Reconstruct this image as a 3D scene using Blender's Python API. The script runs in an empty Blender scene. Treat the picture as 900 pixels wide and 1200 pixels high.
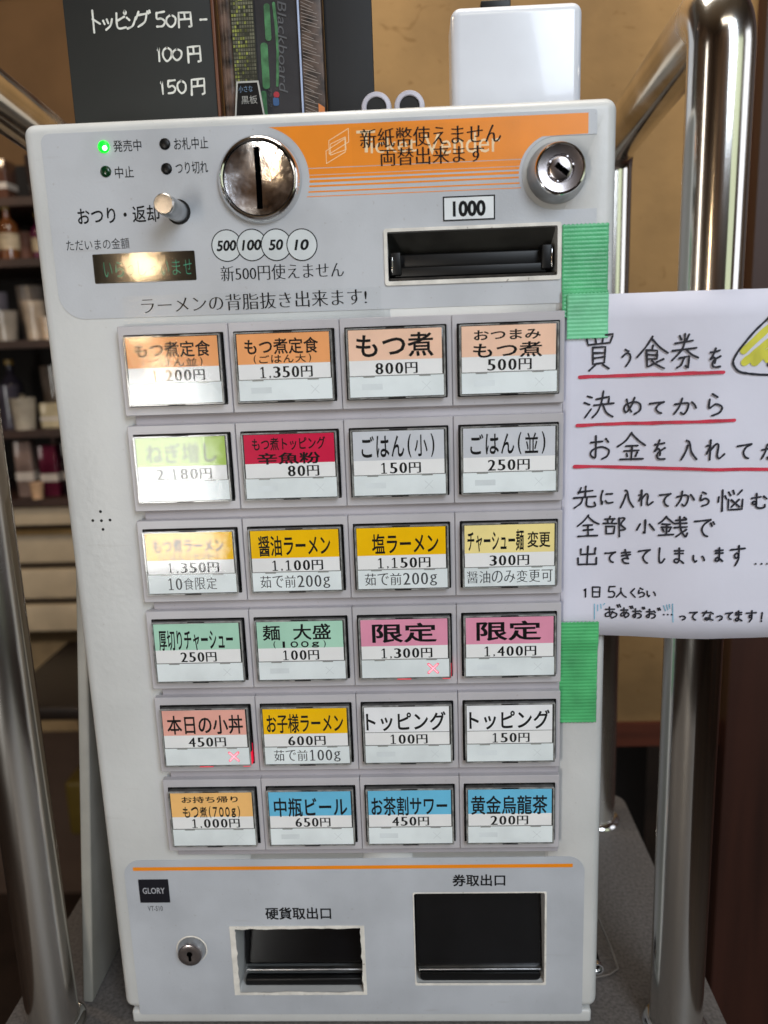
import bpy, bmesh, math, random
from mathutils import Vector, Matrix, noise
random.seed(7)
S = bpy.context.scene
COL = S.collection
MM = 0.001

# ------------------------------------------------------------------ camera
cam_d = bpy.data.cameras.new('camera'); cam = bpy.data.objects.new('camera', cam_d); COL.objects.link(cam); S.camera = cam
def cam_rot(a, b, c):      # pitch, yaw, roll of the hand-held phone
    ca, sa, cb, sb, cc, sc = math.cos(a), math.sin(a), math.cos(b), math.sin(b), math.cos(c), math.sin(c)
    Rx = Matrix(((1,0,0),(0,ca,-sa),(0,sa,ca))); Ry = Matrix(((cb,0,sb),(0,1,0),(-sb,0,cb))); Rz = Matrix(((cc,-sc,0),(sc,cc,0),(0,0,1)))
    return Rz @ Rx @ Ry
_R = cam_rot(0.20914932, 0.04177382, -0.03514499)
def _w(v): return Vector((v[0], v[2], -v[1]))
_r, _u, _b = _w(_R[0]), -_w(_R[1]), -_w(_R[2])
cam.matrix_world = Matrix(((_r.x,_u.x,_b.x,0.0400430),(_r.y,_u.y,_b.y,-0.3847145),(_r.z,_u.z,_b.z,0.3713403),(0,0,0,1)))
cam_d.sensor_fit = 'VERTICAL'; cam_d.sensor_height = 36; cam_d.lens = 36*950.18/1200
cam_d.clip_start = 0.01; cam_d.clip_end = 50
cam_d.dof.use_dof = True; cam_d.dof.focus_distance = 0.40; cam_d.dof.aperture_fstop = 7.5

# ------------------------------------------------------------------ world, lamps, exposure
W = bpy.data.worlds.new('World'); S.world = W; W.use_nodes = True
bg = W.node_tree.nodes['Background']; bg.inputs[0].default_value = (0.80, 0.74, 0.68, 1); bg.inputs[1].default_value = 0.10
S.view_settings.view_transform = 'Standard'; S.view_settings.look = 'None'; S.view_settings.gamma = 1; S.view_settings.exposure = 0
S.cycles.max_bounces = 8; S.cycles.transparent_max_bounces = 12; S.cycles.caustics_reflective = False; S.cycles.caustics_refractive = False

def area(name, loc, aim, sx, sy, power, col):
    l = bpy.data.lights.new(name, 'AREA'); l.shape = 'RECTANGLE'; l.size = sx; l.size_y = sy; l.energy = power; l.color = col
    o = bpy.data.objects.new(name, l); COL.objects.link(o); o.location = loc
    o.rotation_euler = (Vector(aim)-Vector(loc)).to_track_quat('-Z','Y').to_euler(); return o
area('window_light', (0.64,-1.30,1.15), (0,0,0.25), 0.55, 0.8, 16.5, (0.80,0.89,1.0))
area('side_window_light', (1.55,-1.45,0.62), (0,0.05,0.35), 0.75, 1.2, 3.0, (0.88,1.0,0.72))
area('bright_window_light', (1.95,-0.35,0.72), (0,0.05,0.38), 0.8, 1.2, 5.5, (0.88,0.92,1.0))
area('left_window_light', (-1.9,-0.9,0.7), (0,0.05,0.38), 0.25, 1.0, 3.0, (1.0,0.93,0.84))
area('room_fill', (0.2,-1.7,2.1), (0.2,-1.9,0), 1.2, 0.6, 9.0, (1.0,0.88,0.72))  # added fill that brightens the shop walls mirrored in the chrome
area('low_window_light', (-0.545,-1.54,0.06), (-0.05,0,0.3), 0.21, 0.46, 6.2, (1.0,0.99,0.95))
area('ceiling_light', (0.05,0.12,1.15), (0.10,0.30,0.5), 0.5, 0.25, 5.5, (1.0,0.94,0.84))
def bulb(name, loc, r, power, col):
    l = bpy.data.lights.new(name, 'POINT'); l.shadow_soft_size = r; l.energy = power; l.color = col
    o = bpy.data.objects.new(name, l); COL.objects.link(o); o.location = loc; return o
bulb('pendant_light', (-0.563,-1.50,0.555), 0.030, 2.0, (1.0,0.70,0.40))
bulb('pendant_light', (-0.575,-1.52,0.395), 0.034, 2.0, (1.0,0.72,0.44))
bulb('pendant_light', (-0.54,-1.52,0.31), 0.030, 1.4, (1.0,0.76,0.5))
bulb('shelf_fill', (-0.75,0.30,0.95), 0.05, 5.0, (1.0,0.75,0.5))  # added fill so the far-left shelf and drawers show; no lamp known there

# ------------------------------------------------------------------ colours and materials
def L(r, g, b):
    f = lambda c: (c/255/12.92) if c/255 <= 0.04045 else ((c/255+0.055)/1.055)**2.4
    return (f(r), f(g), f(b), 1)
MATS = {}
def mat(name, col, rough=0.5, metal=0.0, spec=0.5, vary=0.06, scale=40, bump=0.0, bscale=300, coat=0.0, emit=None, estr=0, rvary=0.0, stretch=None):
    if name in MATS: return MATS[name]
    m = bpy.data.materials.new(name); m.use_nodes = True; nt = m.node_tree; b = nt.nodes['Principled BSDF']
    tc = nt.nodes.new('ShaderNodeTexCoord'); src = tc.outputs['Object']
    if stretch:
        mp = nt.nodes.new('ShaderNodeMapping'); mp.inputs['Scale'].default_value = stretch; nt.links.new(src, mp.inputs[0]); src = mp.outputs[0]
    n = nt.nodes.new('ShaderNodeTexNoise'); n.inputs['Scale'].default_value = scale; n.inputs['Detail'].default_value = 6; nt.links.new(src, n.inputs['Vector'])
    mx = nt.nodes.new('ShaderNodeMix'); mx.data_type = 'RGBA'
    c = col if len(col) == 4 else L(*col)
    mx.inputs[6].default_value = tuple(max(0, v*(1-vary*2.5)) for v in c[:3])+(1,); mx.inputs[7].default_value = tuple(min(1, v*(1+vary)) for v in c[:3])+(1,)
    rp = nt.nodes.new('ShaderNodeMapRange'); rp.inputs[1].default_value = 0.3; rp.inputs[2].default_value = 0.62
    nt.links.new(n.outputs[0], rp.inputs[0]); nt.links.new(rp.outputs[0], mx.inputs[0]); nt.links.new(mx.outputs[2], b.inputs['Base Color'])
    b.inputs['Roughness'].default_value = rough; b.inputs['Metallic'].default_value = metal
    b.inputs['Specular IOR Level'].default_value = spec; b.inputs['Coat Weight'].default_value = coat; b.inputs['Coat Roughness'].default_value = 0.05
    if rvary:
        r2 = nt.nodes.new('ShaderNodeMapRange'); r2.inputs[1].default_value = 0.35; r2.inputs[2].default_value = 0.7
        r2.inputs[3].default_value = rough; r2.inputs[4].default_value = rough+rvary; nt.links.new(n.outputs[0], r2.inputs[0]); nt.links.new(r2.outputs[0], b.inputs['Roughness'])
    if bump:
        n2 = nt.nodes.new('ShaderNodeTexNoise'); n2.inputs['Scale'].default_value = bscale; n2.inputs['Detail'].default_value = 3; nt.links.new(tc.outputs['Object'], n2.inputs['Vector'])
        bp = nt.nodes.new('ShaderNodeBump'); bp.inputs['Strength'].default_value = bump; bp.inputs['Distance'].default_value = 0.0006
        nt.links.new(n2.outputs[0], bp.inputs['Height']); nt.links.new(bp.outputs[0], b.inputs['Normal'])
    if emit: b.inputs['Emission Color'].default_value = emit if len(emit) == 4 else L(*emit); b.inputs['Emission Strength'].default_value = estr
    MATS[name] = m; return m
def clear(name, ior=1.5, tint=(1,1,1,1), rough=0.04, bump=0.0):
    if name in MATS: return MATS[name]
    m = bpy.data.materials.new(name); m.use_nodes = True; nt = m.node_tree; nt.nodes.remove(nt.nodes['Principled BSDF'])
    t = nt.nodes.new('ShaderNodeBsdfTransparent'); t.inputs[0].default_value = tint
    g = nt.nodes.new('ShaderNodeBsdfGlossy'); g.inputs['Roughness'].default_value = rough
    lw = nt.nodes.new('ShaderNodeLayerWeight'); lw.inputs[0].default_value = 0.5; x = nt.nodes.new('ShaderNodeMixShader')
    pw = nt.nodes.new('ShaderNodeMath'); pw.operation = 'POWER'; pw.inputs[1].default_value = 5; nt.links.new(lw.outputs['Facing'], pw.inputs[0])
    f = nt.nodes.new('ShaderNodeMath'); f.operation = 'MULTIPLY_ADD'; r0 = ((ior-1)/(ior+1))**2; f.inputs[1].default_value = 1-r0; f.inputs[2].default_value = r0; nt.links.new(pw.outputs[0], f.inputs[0])
    tc = nt.nodes.new('ShaderNodeTexCoord'); n = nt.nodes.new('ShaderNodeTexNoise'); n.inputs['Scale'].default_value = 90
    bp = nt.nodes.new('ShaderNodeBump'); bp.inputs['Strength'].default_value = bump; bp.inputs['Distance'].default_value = 0.0005
    nt.links.new(tc.outputs['Object'], n.inputs['Vector']); nt.links.new(n.outputs[0], bp.inputs['Height'])
    if bump: nt.links.new(bp.outputs[0], g.inputs['Normal'])
    nt.links.new(f.outputs[0], x.inputs[0]); nt.links.new(t.outputs[0], x.inputs[1]); nt.links.new(g.outputs[0], x.inputs[2])
    nt.links.new(x.outputs[0], nt.nodes['Material Output'].inputs[0]); MATS[name] = m; return m

M_white = mat('painted_steel_white', (204,205,204), 0.33, vary=0.07, scale=9, bump=0.28, bscale=260, rvary=0.12)
M_panel = mat('grey_panel_film', (186,189,194), 0.36, vary=0.06, scale=22, bump=0.10, bscale=900, rvary=0.12)
M_panel2 = mat('grey_panel_film_lower', (182,186,193), 0.4, vary=0.06, scale=22, bump=0.08, bscale=900)
M_house = mat('lilac_grey_plastic', (186,183,187), 0.34, vary=0.04, scale=30, bump=0.05, bscale=500)
M_base = mat('lilac_grey_plate', (176,172,178), 0.42, vary=0.04, scale=30)
M_black = mat('black_plastic', (8,8,9), 0.4, spec=0.3, vary=0.2, scale=50)
M_blackm = mat('matt_black', (12,11,12), 0.7, vary=0.2, scale=60)
M_ink = mat('black_ink', (8,8,10), 0.6, spec=0.2, vary=0.1, scale=200)
M_inkp = mat('price_ink', (12,12,14), 0.6, spec=0.2, vary=0.1, scale=200)
M_orange = mat('orange_print', (238,138,12), 0.38, vary=0.05, scale=25, bump=0.05, bscale=900)
M_whiteink = mat('white_print', (232,226,214), 0.4, vary=0.03)
M_ring = mat('white_moulding', (226,222,214), 0.35, vary=0.08, scale=120)
M_chrome = mat('polished_chrome', (0.72,0.71,0.70,1), 0.07, 1.0, vary=0.05, scale=18, rvary=0.08, bump=0.25, bscale=22)
M_dish = mat('coin_dish_chrome', (0.78,0.76,0.76,1), 0.12, 1.0, vary=0.2, scale=90, rvary=0.14, bump=1.0, bscale=75)
M_steel = mat('tube_stainless', (0.80,0.77,0.72,1), 0.13, 1.0, vary=0.10, scale=30, rvary=0.16, bump=0.06, bscale=60, stretch=(1,1,0.12))
M_dark_steel = mat('dark_lock_steel', (0.34,0.31,0.31,1), 0.24, 1.0, vary=0.12, scale=90)
M_satin = mat('satin_zinc', (0.46,0.47,0.48,1), 0.34, 1.0, vary=0.12, scale=90, bump=0.2, bscale=300)
M_cardw = mat('white_card', (244,243,244), 0.7, spec=0.12, vary=0.02, scale=60)
M_lower = mat('pale_lower_label', (236,243,246), 0.5, vary=0.05, scale=45)
M_lid = clear('clear_lid', 1.48, (0.99,0.995,0.99,1), 0.085, 0.12)
M_rim = mat('clear_plastic_edge', (140,140,138), 0.15, vary=0.25, scale=200)
M_wall_dark = mat('cap_wall_dark', (58,58,57), 0.16, vary=0.3, scale=160)
M_paper = mat('notice_paper', (214,214,228), 0.75, vary=0.02, scale=30, bump=0.25, bscale=150)
M_marker = mat('marker_ink', (18,18,34), 0.6, vary=0.15, scale=300)
M_red = mat('red_marker', (198,44,70), 0.6, vary=0.10, scale=160)
M_bluepen = mat('light_blue_marker', (120,180,205), 0.7, vary=0.1, scale=200)
M_led_on = mat('green_lamp_lit', (20,200,50), 0.3, emit=(0,240,40), estr=1.3)
M_led_hot = mat('green_lamp_core', (200,255,220), 0.3, emit=(190,255,220), estr=3.0)
M_led_dk = mat('green_lamp_unlit', (6,52,24), 0.2)
M_redlit = mat('red_lamp_lit', (255,150,160), 0.4, emit=(255,150,165), estr=1.6)
M_redglow = mat('red_translucent_lit', (200,20,50), 0.3, emit=(255,20,60), estr=0.7)
M_redlabel = mat('label_backlit_red', (236,200,206), 0.5, emit=(255,90,110), estr=0.30)
M_lcd = mat('display_window', (28,30,28), 0.08, vary=0.15, scale=20)
M_lcdtxt = mat('display_characters', (40,150,120), 0.5, emit=(60,190,150), estr=0.16)
M_outlet = mat('outlet_interior', (14,14,15), 0.30, vary=0.3, scale=40)
M_flap = mat('smoked_flap', (13,13,15), 0.12, vary=0.2, scale=30)
M_greyint = mat('bill_throat_grey', (74,74,72), 0.5, vary=0.15, scale=60)

def worn(m, amount=0.22, tint=(120,104,84)):
    nt = m.node_tree; b = nt.nodes['Principled BSDF']; tc = nt.nodes.new('ShaderNodeTexCoord')
    a = nt.nodes.new('ShaderNodeTexNoise'); a.inputs['Scale'].default_value = 520; a.inputs['Detail'].default_value = 2
    r1 = nt.nodes.new('ShaderNodeMapRange'); r1.inputs[1].default_value = 0.70; r1.inputs[2].default_value = 0.76
    mp = nt.nodes.new('ShaderNodeMapping'); mp.inputs['Rotation'].default_value = (0, 0.7, 0); mp.inputs['Scale'].default_value = (1, 1, 9)
    c = nt.nodes.new('ShaderNodeTexNoise'); c.inputs['Scale'].default_value = 26; c.inputs['Detail'].default_value = 8
    r2 = nt.nodes.new('ShaderNodeMapRange'); r2.inputs[1].default_value = 0.66; r2.inputs[2].default_value = 0.80
    g = nt.nodes.new('ShaderNodeTexNoise'); g.inputs['Scale'].default_value = 7; g.inputs['Detail'].default_value = 5
    r3 = nt.nodes.new('ShaderNodeMapRange'); r3.inputs[1].default_value = 0.52; r3.inputs[2].default_value = 0.80; r3.inputs[4].default_value = 0.5
    nt.links.new(tc.outputs['Object'], a.inputs['Vector']); nt.links.new(tc.outputs['Object'], mp.inputs[0]); nt.links.new(mp.outputs[0], c.inputs['Vector']); nt.links.new(tc.outputs['Object'], g.inputs['Vector'])
    nt.links.new(a.outputs[0], r1.inputs[0]); nt.links.new(c.outputs[0], r2.inputs[0]); nt.links.new(g.outputs[0], r3.inputs[0])
    m1 = nt.nodes.new('ShaderNodeMath'); m1.operation = 'MAXIMUM'; nt.links.new(r1.outputs[0], m1.inputs[0]); nt.links.new(r2.outputs[0], m1.inputs[1])
    m2 = nt.nodes.new('ShaderNodeMath'); m2.operation = 'MAXIMUM'; nt.links.new(m1.outputs[0], m2.inputs[0]); nt.links.new(r3.outputs[0], m2.inputs[1])
    m3 = nt.nodes.new('ShaderNodeMath'); m3.operation = 'MULTIPLY'; m3.inputs[1].default_value = amount; nt.links.new(m2.outputs[0], m3.inputs[0])
    old = b.inputs['Base Color'].links[0].from_socket; mx = nt.nodes.new('ShaderNodeMix'); mx.data_type = 'RGBA'; mx.inputs[7].default_value = L(*tint)
    nt.links.new(m3.outputs[0], mx.inputs[0]); nt.links.new(old, mx.inputs[6]); nt.links.new(mx.outputs[2], b.inputs['Base Color'])
for m_ in (M_white, M_panel, M_panel2, M_house, M_base): worn(m_)
worn(M_ring, 0.6, (90,76,60))

# ------------------------------------------------------------------ mesh helpers (millimetres in, metres out)
def link(name, me, m=None, parent=None):
    o = bpy.data.objects.new(name, me); COL.objects.link(o)
    if m is not None:
        for x in (m if isinstance(m, (list, tuple)) else [m]): me.materials.append(x)
    if parent is not None: o.parent = parent
    return o
def frombm(name, bm, m, parent=None, smooth=False, ang=35):
    bm.normal_update()
    me = bpy.data.meshes.new(name); bm.to_mesh(me); bm.free()
    if smooth:
        for p in me.polygons: p.use_smooth = True
        me.set_sharp_from_angle(angle=math.radians(ang))
    return link(name, me, m, parent)
def add_box(bm, x0, x1, y0, y1, z0, z1, r=0, seg=3, mi=0):
    b2 = bmesh.new(); bmesh.ops.create_cube(b2, size=1)
    for v in b2.verts: v.co = Vector(((x0+x1)/2+v.co.x*(x1-x0), (y0+y1)/2+v.co.y*(y1-y0), (z0+z1)/2+v.co.z*(z1-z0)))*MM
    if r: bmesh.ops.bevel(b2, geom=b2.edges[:], offset=r*MM, segments=seg, affect='EDGES', profile=0.5)
    for f in b2.faces: f.material_index = mi
    t = bpy.data.meshes.new('t'); b2.to_mesh(t); b2.free(); bm.from_mesh(t); bpy.data.meshes.remove(t)
def box(name, x0, x1, y0, y1, z0, z1, m, parent=None, r=0, seg=3):
    bm = bmesh.new(); add_box(bm, x0, x1, y0, y1, z0, z1, r, seg); return frombm(name, bm, m, parent, smooth=bool(r))
def add_prism(bm, pts, y0, y1, mi=0):      # outline in XZ, front at y0, back at y1
    n = len(pts)
    a = sum(pts[i][0]*pts[(i+1) % n][1]-pts[(i+1) % n][0]*pts[i][1] for i in range(n))
    if a < 0: pts = pts[::-1]
    f = [bm.verts.new(Vector((x, y0, z))*MM) for x, z in pts]
    fs = [bm.faces.new(f)]
    if y1 is not None:
        g = [bm.verts.new(Vector((x, y1, z))*MM) for x, z in pts]; fs.append(bm.faces.new(g[::-1]))
        for i in range(n):
            j = (i+1) % n; fs.append(bm.faces.new((f[j], f[i], g[i], g[j])))
    for q in fs: q.material_index = mi
    return fs
def prism(name, pts, y0, y1, m, parent=None):
    bm = bmesh.new(); add_prism(bm, pts, y0, y1); return frombm(name, bm, m, parent)
def rrect(x0, x1, z0, z1, r=0, seg=6):
    if not r: return [(x0,z0),(x1,z0),(x1,z1),(x0,z1)]
    rs = r if isinstance(r, (tuple, list)) else (r,)*4      # bl br tr tl
    out = []
    for (cx, cz, a0), rr in zip(((x0,z0,180),(x1,z0,270),(x1,z1,0),(x0,z1,90)), rs):
        ox = cx+rr if cx == x0 else cx-rr; oz = cz+rr if cz == z0 else cz-rr
        if rr == 0: out.append((cx, cz)); continue
        for k in range(seg+1):
            a = math.radians(a0+90*k/seg); out.append((ox+rr*math.cos(a), oz+rr*math.sin(a)))
    return out
def frame(name, o, i, y0, y1, m, parent=None):      # o and i: outlines with the same number of points
    bm = bmesh.new(); n = len(o); V = {}
    for k, (pts, y) in enumerate(((o,y0),(i,y0),(i,y1),(o,y1))):
        V[k] = [bm.verts.new(Vector((x, y, z))*MM) for x, z in pts]
    for a in range(4):
        b = (a+1) % 4
        for k in range(n):
            j = (k+1) % n
            bm.faces.new((V[a][k], V[a][j], V[b][j], V[b][k]))
    bmesh.ops.recalc_face_normals(bm, faces=bm.faces[:])
    return frombm(name, bm, m, parent)
def add_lathe(bm, prof, cx, cz, axis='Y', seg=48, cy=0, mi=0):    # prof: (radius, offset along the axis)
    rings = []
    for r, h in prof:
        if r <= 1e-6:
            p = Vector((cx, cy+h, cz)) if axis == 'Y' else Vector((cx, cy, cz+h)); rings.append([bm.verts.new(p*MM)])
        else:
            rg = []
            for k in range(seg):
                a = 2*math.pi*k/seg
                p = Vector((cx+r*math.cos(a), cy+h, cz+r*math.sin(a))) if axis == 'Y' else Vector((cx+r*math.cos(a), cy+r*math.sin(a), cz+h))
                rg.append(bm.verts.new(p*MM))
            rings.append(rg)
    for A, B in zip(rings, rings[1:]):
        for k in range(seg):
            j = (k+1) % seg
            if len(A) == 1 and len(B) == 1: continue
            if len(A) == 1: f = bm.faces.new((A[0], B[j], B[k]))
            elif len(B) == 1: f = bm.faces.new((A[k], A[j], B[0]))
            else: f = bm.faces.new((A[k], A[j], B[j], B[k]))
            f.material_index = mi
def lathe(name, prof, cx, cz, m, parent=None, axis='Y', seg=48, cy=0, ang=40):
    bm = bmesh.new(); add_lathe(bm, prof, cx, cz, axis, seg, cy); bmesh.ops.recalc_face_normals(bm, faces=bm.faces[:])
    return frombm(name, bm, m, parent, smooth=True, ang=ang)
def disc(name, cx, cz, r, y0, y1, m, parent=None, seg=32):
    return prism(name, [(cx+r*math.cos(2*math.pi*k/seg), cz+r*math.sin(2*math.pi*k/seg)) for k in range(seg)], y0, y1, m, parent)
def tube(name, pts, r, m, parent=None, seg=32, ang=60):       # tube along a path of 3-D points
    bm = bmesh.new(); P = [Vector(p) for p in pts]; prev = None; nrm = None
    for i, p in enumerate(P):
        t = (P[min(i+1, len(P)-1)]-P[max(i-1, 0)]).normalized()
        if nrm is None:
            nrm = t.orthogonal().normalized()
        nrm = (nrm-t*nrm.dot(t)).normalized(); bn = t.cross(nrm)
        ring = [bm.verts.new((p+(nrm*math.cos(2*math.pi*k/seg)+bn*math.sin(2*math.pi*k/seg))*r)*MM) for k in range(seg)]
        if prev:
            for k in range(seg): bm.faces.new((prev[k], prev[(k+1) % seg], ring[(k+1) % seg], ring[k]))
        else: first = ring
        prev = ring
    bm.faces.new(first[::-1]); bm.faces.new(prev)
    bmesh.ops.recalc_face_normals(bm, faces=bm.faces[:])
    return frombm(name, bm, m, parent, smooth=True, ang=ang)
def boolean_cut(o, cutters):
    for c in cutters:
        md = o.modifiers.new('cut', 'BOOLEAN'); md.operation = 'DIFFERENCE'; md.object = c; md.solver = 'EXACT'
    bpy.context.view_layer.update()
    dg = bpy.context.evaluated_depsgraph_get(); me = bpy.data.meshes.new_from_object(o.evaluated_get(dg))
    o.modifiers.clear(); o.data = me
    return o

# ------------------------------------------------------------------ print
def glyphs(body, bold=0.0, shear=0.0, mincho=0.0, italic=False, space=1.0):
    c = bpy.data.curves.new('t', 'FONT'); c.body = body; c.resolution_u = 3; c.shear = shear; c.space_character = space
    o = bpy.data.objects.new('t', c); COL.objects.link(o)
    dg = bpy.context.evaluated_depsgraph_get(); me = bpy.data.meshes.new_from_object(o.evaluated_get(dg))
    bpy.data.objects.remove(o); bpy.data.curves.remove(c)
    bm = bmesh.new(); bm.from_mesh(me); bpy.data.meshes.remove(me)
    bmesh.ops.remove_doubles(bm, verts=bm.verts[:], dist=1e-5)
    if mincho or bold:      # thick uprights and hairline horizontals, the way a Ming typeface is drawn
        nn = {}
        for e in bm.edges:
            if len(e.link_faces) != 1: continue
            f = e.link_faces[0]; cen = f.calc_center_median()
            d = e.verts[1].co-e.verts[0].co; n = Vector((d.y, -d.x, 0))
            if n.dot(e.verts[0].co-cen) < 0: n = -n
            if n.length > 1e-9:
                n.normalize()
                for v in e.verts: nn.setdefault(v, Vector()).__iadd__(n)
        for v, n in nn.items():
            if n.length > 1e-6:
                n.normalize(); v.co.y += (bold-mincho)*n.y; v.co.x += (bold+mincho*0.35)*n.x
    return bm
def text_into(dst, body, cx, cz, w, h, y, mi=0, rot=0, mirror=False, **k):
    bm = glyphs(body, **k)
    if not bm.verts: bm.free(); return
    xs = [v.co.x for v in bm.verts]; ys = [v.co.y for v in bm.verts]
    x0, x1, y0, y1 = min(xs), max(xs), min(ys), max(ys)
    if w is None: w = (x1-x0)*h/(y1-y0)
    ca, sa = math.cos(rot), math.sin(rot)
    for v in bm.verts:
        a = ((v.co.x-x0)/(x1-x0)-0.5)*w; b = ((v.co.y-y0)/(y1-y0)-0.5)*h
        v.co = Vector((cx+a*ca-b*sa, y, cz+a*sa+b*ca))*MM
    for f in bm.faces:
        f.material_index = mi
        f.normal_update()
        if f.normal.y > 0: f.normal_flip()
    t = bpy.data.meshes.new('t'); bm.to_mesh(t); bm.free(); dst.from_mesh(t); bpy.data.meshes.remove(t)
def serif_into(dst, body, cx, cz, w, h, y, mi=0, bold=0.014, mincho=0.03):
    adv = {',': .34}
    ws = [adv.get(ch, 0.70 if ch.isdigit() or ch in 'g' else 1.0) for ch in body]; tot = sum(ws); x = cx-w/2; u = w/tot
    for ch, a in zip(body, ws):
        cw_ = a*u; c_ = x+cw_/2
        if ch == '1':
            bm = bmesh.new(); t = h*0.045; hw = cw_*0.085
            add_prism(bm, rrect(c_-hw, c_+hw, cz-h/2+t, cz+h/2), y, None); add_prism(bm, rrect(c_-cw_*0.30, c_+cw_*0.30, cz-h/2, cz-h/2+t*1.6), y-0.006, None)
            add_prism(bm, [(c_-hw, cz+h/2), (c_-cw_*0.30, cz+h*0.33), (c_-cw_*0.28, cz+h*0.28), (c_-hw, cz+h*0.36)], y-0.003, None)
            tm = bpy.data.meshes.new('t'); bm.to_mesh(tm); bm.free(); dst.from_mesh(tm); bpy.data.meshes.remove(tm)
        elif ch == ',': text_into(dst, ch, c_, cz-h*0.42, cw_*0.38, h*0.24, y, mi, bold=0.02)
        elif ch.isdigit(): text_into(dst, ch, c_, cz, cw_*0.80, h, y, mi, bold=bold, mincho=mincho)
        elif ch == 'g': text_into(dst, ch, c_, cz-h*0.14, cw_*0.8, h*0.95, y, mi, bold=bold*0.3, mincho=mincho*0.7)
        elif ch == '円': text_into(dst, ch, c_, cz-h*0.01, cw_*0.88, h*0.98, y, mi, bold=bold, mincho=mincho*0.9)
        else: text_into(dst, ch, c_, cz, cw_*0.88, h*1.02, y, mi, bold=bold*0.2, mincho=mincho*0.6)
        x += cw_
def cells_into(dst, body, cx, cz, w, h, y, bold=0.02):     # even cells, brackets no taller than the letters
    ws = [0.55 if ch in '()' else (0.72 if ch in '0123456789g' else 1.0) for ch in body]; u = w/sum(ws); x = cx-w/2
    for ch, a in zip(body, ws):
        c_ = x+a*u/2
        if ch in '()': text_into(dst, ch, c_, cz, min(a*u*0.45, h*0.28), h, y, bold=bold)
        elif ch == 'g': text_into(dst, ch, c_, cz-h*0.08, a*u*0.72, h*0.78, y, bold=bold, mincho=-0.022)
        elif ch in '0123456789': text_into(dst, ch, c_, cz, a*u*(0.24 if ch == '1' else 0.74), h*0.86, y, bold=bold*0.5, mincho=-0.022 if ch != '1' else 0)
        else: text_into(dst, ch, c_, cz, a*u*0.86, h*0.92, y, bold=bold, mincho=-0.012)
        x += a*u
def text(name, body, bb, y, m, parent, **k):
    bm = bmesh.new(); text_into(bm, body, *bb, y, **k); return frombm(name, bm, m, parent)

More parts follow.
